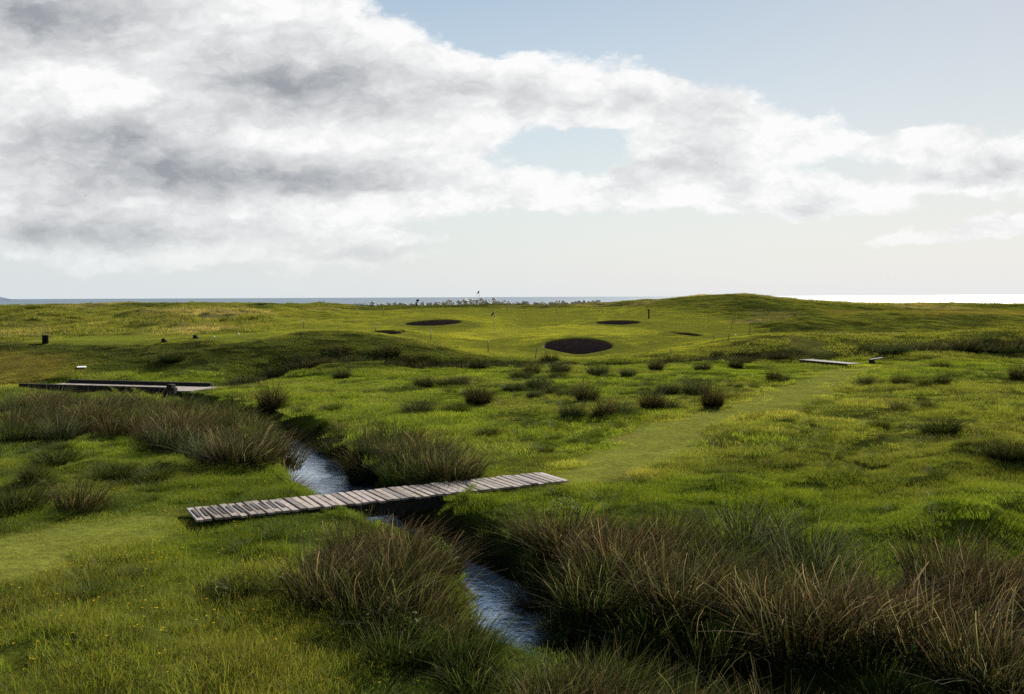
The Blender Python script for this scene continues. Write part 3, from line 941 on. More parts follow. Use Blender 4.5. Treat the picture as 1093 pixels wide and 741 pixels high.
GT = 1.7
do_scatter('meadow_grass', x, y, (m['path'] < .45 + rng.normal(0, .18, len(x))) & (sc_ > .12), meadow + seedy, .8, 1.25, idx_meadow, GT)
do_scatter('mown_path_grass', x, y, (m['path'] >= .12) & (sc_ > .2), mown, .9, 1.2, None, GT)
x, y = scatter_pts(24, 64, 2.1)
m = masks(x, y); sc_ = stream_clear(x, y)
do_scatter('meadow_grass_beyond', x, y, (np.maximum.reduce([m['path'], m['mown'], m['tee'], m['fair'], m['apron']]) < .4) & (sc_ > .25), midg, .8, 1.3, lambda x, y: np.where(gz(x, y) > .25, 0, 1) * np.clip(((fbm(x, y, 2.2, 3, 72) + rng.normal(0, .1, len(x))) - .32) * 7, 0, 2).astype(int), GT * 1.25)
do_scatter('mown_grass_beyond', x, y, (np.maximum.reduce([m['path'], m['mown'], m['tee'], m['apron'], m['fair']]) >= .4) & (sc_ > .25), midmown, .9, 1.2, None, GT)
x, y = scatter_pts(62, 212, .55, .6)
m = masks(x, y)
sm = np.maximum.reduce([m['fair'], m['mown'], m['tee'], m['apron']])
moundm = sstep(12, 17, x) * sstep(74, 82, y) * sstep(176, 165, y)      # the mown mound stays fairly short
do_scatter('dune_grass', x, y, (sm < .45) & (bunk_clear(x, y) > 1.75) & ~((np.abs(x / y + .03) < .13) & (y > 140)) & (moundm < .5), farg, .7, 1.2, lambda x, y: np.where((x > 30) & (y > 172), 2, np.where((x < -25) & (y > 178), 1, np.where((x > 4) | (y > 150) | (y < 74), 0, np.clip((fbm(x, y, 6, 3, 73) + rng.normal(0, .1, len(x)) - .3) * 7, 0, 2)))).astype(int), GT)
turf = [blade_mesh('turf_patch', 1000, 1.1, .03, .3, .022, .4, .3, 1, (.92, .92, .92), (1.06, 1.05, 1.0), .8, .10, True)]
turf[0].materials.append(M_GRASS)
x, y = scatter_pts(63.5, 176, .75, .6)
m = masks(x, y); sm = np.maximum.reduce([m['fair'], m['mown'], m['tee']]); moundm = sstep(12, 17, x) * sstep(74, 82, y) * sstep(176, 165, y)
do_scatter('fairway_turf', x, y, ((sm >= .45) | (moundm >= .5) | ((np.abs(x / y + .03) < .13) & (y > 140))) & (bunk_clear(x, y) > 1.45), turf, .8, 1.2, None, 1.35)
# clumps of coarser grass in the near meadow
x, y = scatter_pts(9, 50, 1.6)
m = masks(x, y); sc_ = stream_clear(x, y)
kk = (m['path'] < .2) & (sc_ > .2) & ~bridge_in(x, y, .35) & ((fbm(x, y, 2.0, 3, 74) > .53) | ((x > 3) & (y > 16) & (rng.uniform(0, 1, len(x)) < .45)))
do_scatter('coarse_grass', x, y, kk, clumpg, .35, 1.0, None, .95)

# ------------------------------------------------------------------ rushes
BR = [(.040, .029, .018), (.054, .039, .025), (.085, .066, .042), (.036, .023, .015), (.18, .15, .10)]
GRN = [(.032, .046, .011), (.048, .054, .017), (.11, .105, .055), (.026, .040, .009)]
GRY = [(.046, .054, .034), (.066, .072, .046), (.13, .13, .09), (.036, .044, .022)]


def rush(name, n, h, kind, w=.0155, rad=.46, mt=None, out=.24, seg=6, lean=.10, curve=.22, dome=.25, wind=.16):
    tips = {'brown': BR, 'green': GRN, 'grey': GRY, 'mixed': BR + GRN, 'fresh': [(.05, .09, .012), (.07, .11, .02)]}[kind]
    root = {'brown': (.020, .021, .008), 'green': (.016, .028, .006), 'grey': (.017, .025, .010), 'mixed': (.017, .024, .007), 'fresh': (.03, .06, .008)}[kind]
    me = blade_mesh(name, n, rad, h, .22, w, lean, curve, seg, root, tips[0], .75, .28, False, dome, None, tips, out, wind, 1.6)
    me.materials.append(mt or M_RUSH)
    return me


BIG = {'brown': [rush('rush_brown', 430, .84, 'brown') for _ in range(3)], 'mixed': [rush('rush_mixed', 430, .80, 'mixed') for _ in range(2)],
       'green': [rush('rush_green', 430, .74, 'green') for _ in range(2)], 'grey': [rush('rush_grey', 430, .80, 'grey') for _ in range(2)], 'fresh': [rush('rush_fresh', 300, .8, 'fresh', .012, lean=.2, curve=.3)]}
TB = dict(brown=.62, grey=.7, green=.62, mixed=.62)
def tus(kind, w=.018, rad=.42, out=.5):
    return rush('tussock_' + kind, 760, 1.0, kind, w, rad, None, out, 4, .08, .2, .42, .06)


TUS = {'brown': [tus('brown', .016, .40, .30)], 'grey': [tus('grey', .018, .5, .6) for _ in range(2)], 'green': [tus('green', .018, .55, .65)], 'mixed': [tus('mixed', .017, .46, .45)]}
for kk_, lst in TUS.items():
    for me in lst:
        c_ = np.zeros(len(me.vertices) * 4, np.float32); d_ = me.color_attributes['col'].data
        d_.foreach_get('color', c_); c_ = c_.reshape(-1, 4); c_[:, :3] *= TB[kk_]; d_.foreach_set('color', c_.ravel())


def plant(px, py, h, kind, label, group=None, fam=None, wide=1.0, name='rush_clump', cat='rushes', at=None):
    p = hit(px, py) if at is None else np.array([at[0], at[1], gz(at[0], at[1])])
    fam = fam or BIG
    me = random.choice(fam[kind])
    o = bpy.data.objects.new(name, me); COL.objects.link(o)
    o.location = (p[0], p[1], p[2] - .04); o.rotation_euler = (random.uniform(-.08, .08), random.uniform(-.08, .08), random.uniform(-1.3, 1.3))
    o.scale = (h * wide, h * wide, h)
    return tag(o, label, cat, group)


# ---- the right-hand bank
GR = 'rush clumps on the right bank of the stream'
for px, py, h, kd, lab in [
        (612, 592, 1.05, 'brown', 'brown rush clump on the right bank just past the end of the plank footbridge'),
        (568, 578, .7, 'mixed', 'short mixed green and brown rush clump right under the footbridge by the dark water'),
        (665, 618, 1.1, 'brown', 'tall arching brown rush clump leaning over the right bank above the near pool'),
        (715, 590, .95, 'mixed', 'mixed rush clump at the back of the right bank, touching the mown path side'),
        (640, 652, .95, 'mixed', 'rush clump hanging low over the near pool on its right bank'),
        (732, 650, 1.05, 'brown', 'big red-brown rush clump in the middle of the right bank'),
        (765, 612, .9, 'green', 'dark green rush clump behind the big red-brown one on the right bank'),
        (800, 588, 1.1, 'grey', 'slim upright pale rush clump standing up against the sunlit meadow'),
        (866, 612, 1.05, 'grey', 'broad silvery green rush clump with pale tips on the meadow edge of the right bank'),
        (800, 655, 1.0, 'mixed', 'tangled rush clump below the silvery green one'),
        (860, 690, 1.2, 'brown', 'large red-brown rush clump in the lower middle of the right bank'),
        (930, 690, 1.2, 'brown', 'tallest red-brown rush clump, with pale tips, in the lower right bank'),
        (1000, 705, 1.15, 'brown', 'red-brown rush clump beside the tallest one, toward the photo edge'),
        (1068, 735, 1.15, 'brown', 'red-brown rush clump in the bottom right corner'),
        (1010, 622, 1.05, 'mixed', 'silver-tipped rush clump bending over, apart at the back of the right bank'),
        (1062, 650, 1.05, 'brown', 'brown rush clump at the photo edge behind the bottom corner clump'),
        (770, 715, 1.0, 'mixed', 'shaded rush clump above the dark gully at the bottom of the right bank'),
        (700, 690, .9, 'green', 'dark green rush clump overhanging the dark gully'),
]:
    plant(px, py, h, kd, lab, GR, wide=1.1)
GL = 'rush clumps on the left bank below the footbridge'
for px, py, h, kd, lab in [
        (352, 640, .95, 'brown', 'upright brown rush clump at the grass edge left of the near pool'),
        (385, 598, .9, 'brown', 'red-brown rush clump against the near side of the footbridge'),
        (430, 598, .85, 'brown', 'leaning red-brown rush clump under the middle of the footbridge'),
        (428, 632, .95, 'brown', 'pale-tipped brown rush clump at the top of the near pool, left side'),
        (462, 612, .78, 'brown', 'brown rush clump hiding the stream between the footbridge and the near pool'),
        (400, 660, .95, 'mixed', 'rush clump half green half brown in the middle of the left near bank'),
        (445, 672, .9, 'brown', 'wide golden-brown rush clump above the near pool, left bank'),
        (496, 704, .75, 'green', 'dark green rush clump at the water edge, left of the narrowest water'),
        (430, 705, .75, 'green', 'low dark green rush clump behind the seeding grass'),
        (514, 738, .62, 'green', 'small green rush clump where the water vanishes at the bottom'),
        (628, 750, .7, 'green', 'green rush clump at the bottom edge, right of the vanishing water'),
        (665, 758, .75, 'mixed', 'brownish rush clump at the bottom edge, right of the green one'),
]:
    plant(px, py, h, kd, lab, GL, wide=1.08)
GB = 'rush clumps in the dark belt on the far left bank'
for px, py, h, kd, lab in [
        (262, 497, 1.25, 'brown', 'brown rush clump at the right end of the dark belt, beside the upper pool'),
        (297, 497, 1.15, 'brown', 'pale brown rush clump touching the upper pool on its left'),
        (225, 490, 1.1, 'grey', 'grey-green rush clump next to the brown one at the right end of the belt'),
        (185, 480, 1.0, 'grey', 'grey rush clump in the middle of the dark belt'),
        (60, 470, 1.0, 'grey', 'silvery rush clump near the left end of the dark belt'),
        (105, 455, 1.15, 'brown', 'pinkish brown rush clump in front of the sleeper bridge'),
        (30, 452, 1.0, 'green', 'dark green rush clump at the left end of the belt below the sleeper bridge'),
        (175, 448, 1.0, 'brown', 'pale brown rush clump near the sleeper bridge post'),
        (18, 547, .95, 'green', 'dark rounded rush clump alone at the left edge of the photo'),
        (88, 545, .8, 'brown', 'small upright brown rush clump alone in the left meadow'),
]:
    plant(px, py, h, kd, lab, GB, wide=1.08)
GC = 'rush clumps right of the upper pool'
for px, py, h, kd, lab in [
        (364, 485, .8, 'mixed', 'rush clump at the head of the upper pool, furthest back on its right side'),
        (395, 512, 1.1, 'mixed', 'wide green-brown rush clump overhanging the upper pool from the right'),
        (435, 516, 1.05, 'green', 'dark green rush clump behind the middle of the footbridge'),
        (482, 514, .9, 'brown', 'rounded brown rush clump at the right end of the row behind the footbridge'),
        (410, 485, .9, 'green', 'green rush clump at the back of the row behind the footbridge'),
        (455, 492, .9, 'mixed', 'mixed rush clump behind the rounded brown one, on the meadow side'),
        (318, 481, .5, 'fresh', 'bright green reed clump in the water at the head of the upper pool'),
        (336, 477, .5, 'fresh', 'second bright green reed clump right beside the first at the pool head'),
]:
    plant(px, py, h, kd, lab, GC, wide=1.08)

# ---- tussocks dotted over the meadow: base px, base py, height px, width factor, kind, label
TPOS = []
GM = 'tussocks dotted over the meadow'
for px, py, hp, wd, kd, lab in [
        (289, 440, 25, .72, 'brown', 'dark pointed tussock alone left of the upper pool, out in the meadow'),
        (510, 432, 19, .95, 'brown', 'barrel-shaped brown tussock alone in the middle meadow, the darkest there'),
        (447, 442, 14, 1.1, 'grey', 'grey-green tussock left of the barrel-shaped one'),
        (484, 440, 9, 1.1, 'green', 'small low tussock between the grey-green and the barrel-shaped ones'),
        (522, 466, 10, 1.1, 'green', 'low green tussock alone nearest behind the right half of the footbridge'),
        (611, 446, 15, .85, 'grey', 'grey tussock leftmost of the front row beside the mown path'),
        (626, 429, 18, .75, 'mixed', 'pointed dark tussock behind the front row left of the mown path'),
        (644, 446, 17, .8, 'brown', 'brown-grey tussock second in the front row beside the mown path'),
        (664, 444, 13, .9, 'grey', 'low grey tussock third in the front row beside the mown path'),
        (695, 437, 17, .9, 'brown', 'dark tussock with pale right side nearest the bend of the mown path'),
        (712, 437, 11, .9, 'grey', 'small grey tussock joined to the right of the one at the path bend'),
        (713, 420, 11, 1.0, 'grey', 'pale-rimmed tussock behind the path bend tussock'),
        (742, 422, 15, .9, 'grey', 'grey tussock directly behind the square dark one'),
        (761, 436, 21, .7, 'brown', 'square dark brown tussock rightmost of the group by the mown path'),
        (826, 408, 12, .7, 'mixed', 'dark tussock alone in the far meadow left of the plank bridge'),
        (837, 408, 8, .7, 'grey', 'tiny tussock touching the right of the lone far meadow tussock'),
        (453, 413, 11, .9, 'grey', 'rounded pale tussock leftmost of three by the far ditch'),
        (476, 412, 8, 1.1, 'green', 'low green tussock in the middle of three by the far ditch'),
        (490, 412, 10, 1.0, 'grey', 'rounded tussock rightmost of three by the far ditch'),
        (548, 417, 8, 1.1, 'grey', 'low pale tussock leftmost of the far middle cluster'),
        (574, 416, 14, .8, 'grey', 'tallest pale-topped tussock of the far middle cluster'),
        (571, 424, 8, 1.0, 'grey', 'small tussock in front of the tallest of the far middle cluster'),
        (588, 421, 10, .9, 'mixed', 'brownish tussock right of the tallest in the far middle cluster'),
        (606, 423, 9, 1.1, 'green', 'low green tussock at the right end of the far middle cluster'),
        (556, 404, 9, 1.1, 'green', 'low dark tussock alone behind the far middle cluster'),
        (596, 404, 8, 1.0, 'green', 'flat dark tussock below the large bunker, out from the ditch'),
        (924, 411, 9, .9, 'grey', 'pale-rimmed tussock leftmost of the row on the far right meadow'),
        (946, 411, 6, 1.1, 'green', 'lowest green tussock of the row on the far right meadow'),
        (962, 411, 10, 1.0, 'mixed', 'widest tussock of the row on the far right meadow'),
        (984, 411, 7, 1.3, 'green', 'flat grey-green tussock fourth in the row on the far right meadow'),
        (1006, 410, 9, 1.0, 'mixed', 'dark tussock at the right end of the row on the far right meadow'),
        (1004, 393, 7, 1.1, 'green', 'low tussock alone just in front of the far rush belt at right'),
        (1089, 406, 15, .8, 'mixed', 'dark tussock cut by the right edge of the photo'),
        (958, 437, 8, 1.0, 'grey', 'small tussock with a white top in the right meadow'),
        (989, 436, 8, .8, 'brown', 'small dark brown tussock next to the white-topped one'),
        (1005, 461, 13, 1.4, 'green', 'broad low green tussock in the middle of the right meadow'),
        (1077, 489, 17, 1.2, 'mixed', 'large dark swelling tussock near the right edge of the meadow'),
        (876, 482, 8, .9, 'brown', 'small straw-coloured tussock alone right of the mown path'),
        (940, 457, 8, 1.0, 'green', 'small green tussock right of the path, nearer than the far row'),
        (218, 466, 16, 1.0, 'green', 'green tussock in front of the dark belt of rushes'),
        (60, 497, 16, 1.2, 'green', 'dark low tussock in the left meadow in front of the rush belt'),
        (125, 510, 16, 1.1, 'green', 'green tussock in the middle of the left meadow'),
        (36, 512, 14, 1.0, 'mixed', 'dull tussock near the left edge above the rounded rush clump'),
        (165, 512, 12, 1.3, 'green', 'flat green tussock furthest right in the left meadow'),
        (252, 632, 15, 1.2, 'green', 'green tussock on the near lawn left of the upright brown rushes'),
        (292, 628, 17, 1.2, 'green', 'darker green tussock between the lawn tussock and the brown rushes'),
        (184, 386, 9, 1.2, 'green', 'green bushy tussock on the steep slope below the tee'),
]:
    p = hit(px, py); hm = hp / F * p[1]; TPOS.append((p[0], p[1], hm))
    plant(px, py, hm * 1.5, kd, lab, GM, TUS, wd, 'tussock', 'tussock')

sk = np.array([(x_ + random.gauss(0, .42) * h_ * 1.3, y_ + random.gauss(-.05, .6) * h_ * 1.3) for x_, y_, h_ in TPOS for _ in range(4)])
do_scatter('tussock_skirt_grass', sk[:, 0], sk[:, 1], np.ones(len(sk), bool), clumpg, .5, 1.2, None, 1.15)

# ---- filler rushes: banks that read as one mass
def bank_fill(name, poly_px, dens, hmin, hmax, kinds, lo=.0, far=False, clear=.15):
    P = gp(poly_px)
    x0, y0 = P.min(0); x1, y1 = P.max(0)
    k = int((x1 - x0) * (y1 - y0) * dens)
    x = rng.uniform(x0, x1, k); y = rng.uniform(y0, y1, k)
    ok = (poly_sd(x, y, P) > 0) & (stream_clear(x, y) > clear)
    return x[ok], y[ok]


RF = [rush('fill_brown', 330, .75, 'brown', .013, .42, M_RUSH_I), rush('fill_mixed', 330, .7, 'mixed', .013, .42, M_RUSH_I), rush('fill_green', 330, .62, 'green', .013, .42, M_RUSH_I), rush('fill_grey', 330, .7, 'grey', .013, .42, M_RUSH_I)]


def fill(name, polys, dens, smin, smax, probs, tint=1.0, clear=.1):
    xs, ys = [], []
    for pl in polys:
        a, b = bank_fill(name, pl, dens, 0, 0, 0, clear=clear); xs.append(a); ys.append(b)
    x = np.concatenate(xs); y = np.concatenate(ys); k = len(x)
    ii = rng.choice(4, k, p=probs)
    # kinds come in patches
    pn = fbm(x, y, 1.6, 2, 91); ii = np.where(rng.uniform(0, 1, k) < .5, np.where(pn > .54, 0, 2), ii)
    t = np.ones((k, 3)) * tint * rng.uniform(.8, 1.2, (k, 1))
    gn_scatter(name, np.stack([x, y, gz(x, y) - .05], -1), rng.uniform(-1.4, 1.4, k), rng.uniform(smin, smax, k), ii, t, RF, align=.45)


fill('right_bank_rushes', [[(540, 592), (600, 566), (700, 574), (790, 590), (850, 596), (900, 640), (970, 660), (1010, 612), (1110, 620), (1190, 760), (1150, 860), (760, 850), (700, 700), (620, 655), (570, 625)]], 4.0, .5, 1.0, [.14, .26, .40, .20])
fill('left_bank_rushes', [[(330, 640), (360, 585), (440, 575), (455, 640), (500, 690), (515, 738), (400, 690), (345, 670)], [(585, 742), (630, 732), (720, 760), (760, 850), (560, 850)]], 4.0, .45, .85, [.25, .3, .35, .1])
fill('far_left_rushes', [[(10, 440), (60, 427), (200, 436), (290, 462), (318, 500), (240, 500), (180, 480), (100, 462), (20, 478)], [(335, 478), (420, 470), (500, 505), (480, 520), (390, 520), (365, 500)]], 1.5, .7, 1.3, [.25, .2, .25, .3])

# ---- the rushes along the far ditch
DR = [rush('ditch_brown', 520, .85, 'brown', .024, .5, M_RUSH_I, .4, 3, dome=.4), rush('ditch_grey', 520, .7, 'grey', .024, .6, M_RUSH_I, .6, 3, dome=.45), rush('ditch_green', 520, .65, 'green', .024, .6, M_RUSH_I, .6, 3, dome=.45)]
t = rng.uniform(0, 1, 760)
seglen = np.hypot(*np.diff(DITCH, axis=0).T); cum = np.concatenate([[0], np.cumsum(seglen)]) / seglen.sum()
x = np.interp(t, cum, DITCH[:, 0]); y = np.interp(t, cum, DITCH[:, 1]) + rng.normal(0, .55, 760)
u = x / y
ok = (fbm(x, y, 2.2, 2, 95) > .26) & (np.abs(u - .318) > .022)
x, y = x[ok], y[ok]; k = len(x); u = x / y
hgt = np.where(u > .36, 1.35, np.where(u < -.05, .85, .9)) * rng.uniform(.6, 1.1, k)
ii = np.where(u > .36, rng.choice(3, k, p=[.35, .35, .30]), rng.choice(3, k, p=[.3, .45, .25]))
gn_scatter('ditch_rushes', np.stack([x, y, gz(x, y) - .05], -1), rng.uniform(0, 6.28, k), hgt, ii, np.array([.80, .95, .80]) * rng.uniform(.42, .75, (k, 1)), DR, align=.2)
for px, py, hp, kd, lab in [(568, 399, 13, 'mixed', 'brown tufted rush clump leftmost below the large bunker on the ditch'), (598, 398, 14, 'grey', 'silvery rush clump on the ditch right below the large bunker'), (638, 401, 15, 'grey', 'rounded pale rush clump on the ditch, right of the large bunker'),
                            (670, 402, 11, 'grey', 'small pale rush clump on the ditch right of the rounded pale one'), (700, 396, 14, 'brown', 'widest brown rush clump on the middle of the ditch'), (750, 396, 12, 'grey', 'grey rush clump on the ditch below the narrow slanting bunker'),
                            (786, 393, 12, 'mixed', 'dark rush clump on the ditch left of the plank bridge'), (365, 404, 12, 'grey', 'pale rush clump on the ditch below the tee bank')]:
    p = hit(px, py)
    plant(px, py, hp / F * p[1] * 1.15, kd, lab, 'rush clumps along the far ditch', TUS, .9, 'rush_clump', 'rushes')

# ---- broad leaves and buttercups
LF = [leaf_mesh('leaf_patch', 320, .38, .42, .055, M_LEAF) for _ in range(2)]
xs, ys = [], []
for pl, dn in (([(430, 570), (500, 562), (540, 585), (520, 620), (480, 600)], 5), ([(560, 600), (650, 650), (720, 720), (690, 740), (600, 690), (540, 640)], 2.0), ([(700, 600), (850, 600), (900, 640), (760, 640)], .9), ([(480, 560), (560, 545), (620, 540), (560, 580)], 1.5), ([(330, 660), (480, 640), (540, 700), (480, 720)], 1.3), ([(80, 432), (220, 430), (260, 450), (120, 450)], .8), ([(280, 485), (318, 490), (300, 520), (270, 505)], 1.2), ([(400, 480), (480, 480), (480, 510), (400, 510)], .8), ([(880, 660), (1093, 660), (1093, 740), (880, 740)], .7)):
    a, b = bank_fill('', pl, dn, 0, 0, 0, clear=-.02); q_ = ~bridge_in(a, b, .42); xs.append(a[q_]); ys.append(b[q_])
x = np.concatenate(xs); y = np.concatenate(ys); k = len(x)
gn_scatter('bank_leaves', np.stack([x, y, gz(x, y) - .03], -1), rng.uniform(0, 6.28, k), rng.uniform(.6, 1.15, k), rng.integers(0, 2, k), np.array([.055, .095, .014]) * rng.uniform(.6, 1.3, (k, 1)), LF, align=.8)


def flower_mesh(name, petal, size, stem_h, mat_p):
    b = MB()
    b.tube([(0, 0, 0), (.01, 0, stem_h * .5), (.0, .01, stem_h)], .0015, 4, (.06, .1, .02))
    for q in range(5):
        a = 2 * math.pi * q / 5; i0 = len(b.v)
        for rr_, da, dz_ in ((.1, 0, 0), (.8, -.45, .25), (1, 0, .35), (.8, .45, .25)):
            b.v.append((math.cos(a + da) * size * rr_, math.sin(a + da) * size * rr_, stem_h + dz_ * size)); b.c.append(petal)
        b.f.append((i0, i0 + 1, i0 + 2, i0 + 3))
    me = bpy.data.meshes.new(name); me.from_pydata(b.v, [], b.f); me.update()
    at_ = me.color_attributes.new('col', 'FLOAT_COLOR', 'POINT')
    for i, c in enumerate(b.c): at_.data[i].color = (*c, 1)
    me.materials.append(mat_p)
    return me


FL = [flower_mesh('buttercup', (.75, .50, .02), .019, .23, M_LEAF), flower_mesh('buttercup_small', (.72, .46, .02), .016, .18, M_LEAF)]
x, y = scatter_pts(9.5, 24, 5.5)
kk = (stream_clear(x, y) > .6) & (masks(x, y)['path'] < .3) & (x < 1) & (rng.uniform(0, 1, len(x)) < np.clip(1.5 - (y - 9.5) / 9, .1, 1) * sstep(1, -5, x))
x, y = x[kk], y[kk]; k = len(x)
gn_scatter('buttercups', np.stack([x, y, gz(x, y)], -1), rng.uniform(0, 6.28, k), rng.uniform(.7, 1.2, k), rng.integers(0, 2, k), np.ones((k, 3)), FL, align=0)
DS = [flower_mesh('daisy', (.72, .72, .66), .012, .10, M_LEAF)]
x, y = scatter_pts(14, 50, .10)
kk = (stream_clear(x, y) > 2.2) & (rng.uniform(0, 1, len(x)) < .5)
x, y = x[kk], y[kk]; k = len(x)
gn_scatter('daisies', np.stack([x, y, gz(x, y)], -1), rng.uniform(0, 6.28, k), rng.uniform(.7, 1.6, k), np.zeros(k), np.ones((k, 3)), DS, align=0)

# ------------------------------------------------------------------ bunkers
M_SOD = simple_mat('bunker_sod', (.085, .056, .052), .95, .1, 3.0, .45, .6, stretch=(1, 1, 7))
M_SAND = simple_mat('bunker_sand', (.30, .25, .18), .95, .1, 8, .15, .2)
for c, ax, ay, dep, lab, pl in BK:
    nq = 72
    root = empty('bunker', (c[0], c[1], float(gz(c[0], c[1]))), 0, lab, 'bunker', 'pot bunkers around the green')
    oz = root.location.z

    def ring(k, zoff, wobble=.012):
        out = []
        for q in range(nq):
            a = 2 * math.pi * q / nq
            r_ = k * (1 + wobble * math.sin(3 * a + c[0]) + wobble * .7 * math.sin(5 * a + 1.3))
            X = c[0] + (ax[0] * math.cos(a) + ay[0] * math.sin(a)) * r_; Y = c[1] + (ax[1] * math.cos(a) + ay[1] * math.sin(a)) * r_
            out.append((X, Y))
        P = np.array(out)
        return P
    tilt = pl

    def rimz(P, k):
        blend = sstep(1.0, 1.6, k)
        return (tilt[0] + P @ tilt[1:]) * (1 - blend) + gz(P[:, 0], P[:, 1]) * blend
    # grassy lip
    Vs, rings = [], [(1.0, -.01), (1.0, .05), (1.06, .07), (1.18, .05), (1.4, .03), (1.7, .012)]
    cols = []
    for k, zo in rings:
        P = ring(k, 0); z = np.maximum(rimz(P, k), gz(P[:, 0], P[:, 1]) if k > 1.05 else -99) + zo
        Vs += [(p[0] - c[0], p[1] - c[1], zz - oz) for p, zz in zip(P, z)]
        cols.append(ground_col(P[:, 0], P[:, 1]))
    Fs = [(l * nq + q, l * nq + (q + 1) % nq, (l + 1) * nq + (q + 1) % nq, (l + 1) * nq + q) for l in range(len(rings) - 1) for q in range(nq)]
    link('grass_lip', mesh_np('grass_lip', Vs, Fs, np.concatenate(cols)), M_TURF, root)
    # stacked sod wall
    Vs = []
    lv = 9
    for l in range(lv):
        k = 1.0 - .035 * l / (lv - 1) - (.008 if l % 2 else 0); P = ring(k, 0)
        zt = tilt[0] + ring(1, 0) @ tilt[1:] - .01
        zb = tilt[0] + c @ tilt[1:] - dep + .25 * (zt - (tilt[0] + c @ tilt[1:]))
        z = zt + (zb - zt) * l / (lv - 1)
        Vs += [(p[0] - c[0], p[1] - c[1], zz - oz) for p, zz in zip(P, z)]
    Fs = [(l * nq + q, (l + 1) * nq + q, (l + 1) * nq + (q + 1) % nq, l * nq + (q + 1) % nq) for l in range(lv - 1) for q in range(nq)]
    link('sod_wall', mesh_np('sod_wall', Vs, Fs), M_SOD, root)
    P = ring(.97, 0); zc = tilt[0] + c @ tilt[1:] - dep
    zb = zc + .25 * ((tilt[0] + ring(1, 0) @ tilt[1:]) - (tilt[0] + c @ tilt[1:])) + .02
    Vs = [(p[0] - c[0], p[1] - c[1], z - oz) for p, z in zip(P, zb)] + [(0, 0, zc - .08 - oz)]
    me = bpy.data.meshes.new('sand'); me.from_pydata(Vs, [], [(q, (q + 1) % nq, nq) for q in range(nq)]); me.update()
    link('sand', me, M_SAND, root)

# ------------------------------------------------------------------ footbridge
M_WOOD = simple_mat('weathered_planks', (.26, .225, .20), .82, .15, 9, .5, .45, True, (1, 7, 1))
M_TAR = simple_mat('tarred_timber', (.024, .021, .019), .9, .15, 10, .4, .4)
M_GRIP = simple_mat('grip_strip', (.055, .052, .055), .85, .2, 60, .3, .4)
a, b = BRA, BRB
ax = b - a; L_ = float(np.linalg.norm(ax[:2])); rz = math.atan2(ax[1], ax[0]); mid = (a + b) / 2
fb = empty('footbridge', (mid[0], mid[1], float(mid[2]) - .025), rz, 'long weathered grey plank footbridge lying low across the stream', 'footbridge')
BWID = 1.16
deck = MB(); grips = []
npl = 50; pw = L_ / npl
for i in range(npl):
    xx = -L_ / 2 + (i + .5) * pw
    g = random.choice((random.uniform(.5, .8), random.uniform(.8, 1.3), random.uniform(.85, 1.2))); tone = (g, g * random.uniform(.95, 1.0), g * random.uniform(.88, 1.0))
    deck.box((xx + random.uniform(-.008, .008), random.uniform(-.035, .035), random.uniform(-.006, .006)), (pw - random.uniform(.016, .034), BWID + random.uniform(-.05, .05), .045), rz=random.uniform(-.032, .032), ry=random.uniform(-.035, .035), rx=random.uniform(-.006, .006), col=tone, bev=.007, jit=.002)
    if i < 11:
        grips.append((xx, .0265 + .006))
deck.build('deck', M_WOOD, fb)
for k, (xx, zz) in enumerate(grips):
    g = MB(); g.box((xx + .02, random.uniform(-.03, .03), zz), (pw * .30, BWID * random.uniform(.5, .62), .008), rz=random.uniform(-.03, .03)); g.build('grip_strip', M_GRIP, fb)
for sy in (-1, 1):
    m_ = MB(); m_.box((.3, sy * (BWID / 2 - .14), -.165), (L_ * .80, .11, .26), bev=.01); m_.build('beam', M_TAR, fb)
for xx in (-L_ * .27, L_ * .2):
    m_ = MB(); m_.box((xx, 0, -.42), (.22, BWID * .9, .25), bev=.015); m_.build('bearer', M_TAR, fb)

# ------------------------------------------------------------------ sleeper bridge at the far left
nl, nr = at_z(22, 413.4, .05), at_z(192, 418.2, .05)
ax = nr - nl; Ls = float(np.linalg.norm(ax[:2])); rz = math.atan2(ax[1], ax[0]); mid = (nl + nr) / 2
sb = empty('sleeper_bridge', (mid[0], mid[1], .10), rz, 'dark timber sleeper bridge with low side rails and a pale deck by the tee', 'footbridge')
SWD = 2.3
m_ = MB()
for i in range(34):
    g = random.uniform(.75, 1.1)
    m_.box((-Ls / 2 + .5 + (i + .5) * (Ls - .1) / 34, SWD / 2, -.05), ((Ls - .1) / 34 - .015, SWD - .3, .05), col=(g, g * .98, g * .95), bev=.005)
m_.build('deck', M_WOOD, sb)
m_ = MB(); m_.box((-.1, 0, -.01), (Ls - .2, .22, .26), bev=.02); m_.build('side_rail', M_TAR, sb)
m_ = MB(); m_.box((.35, SWD, .03), (Ls - .7, .2, .2), bev=.02); m_.build('side_rail', M_TAR, sb)
m_ = MB(); m_.box((-.6, .05, -.42), (Ls * .5, .25, .22), bev=.02); m_.build('beam', M_TAR, sb)
m_ = MB(); m_.box((Ls / 2 - .42, -.02, .0), (.27, .27, .52), bev=.02); m_.build('post', M_TAR, sb)

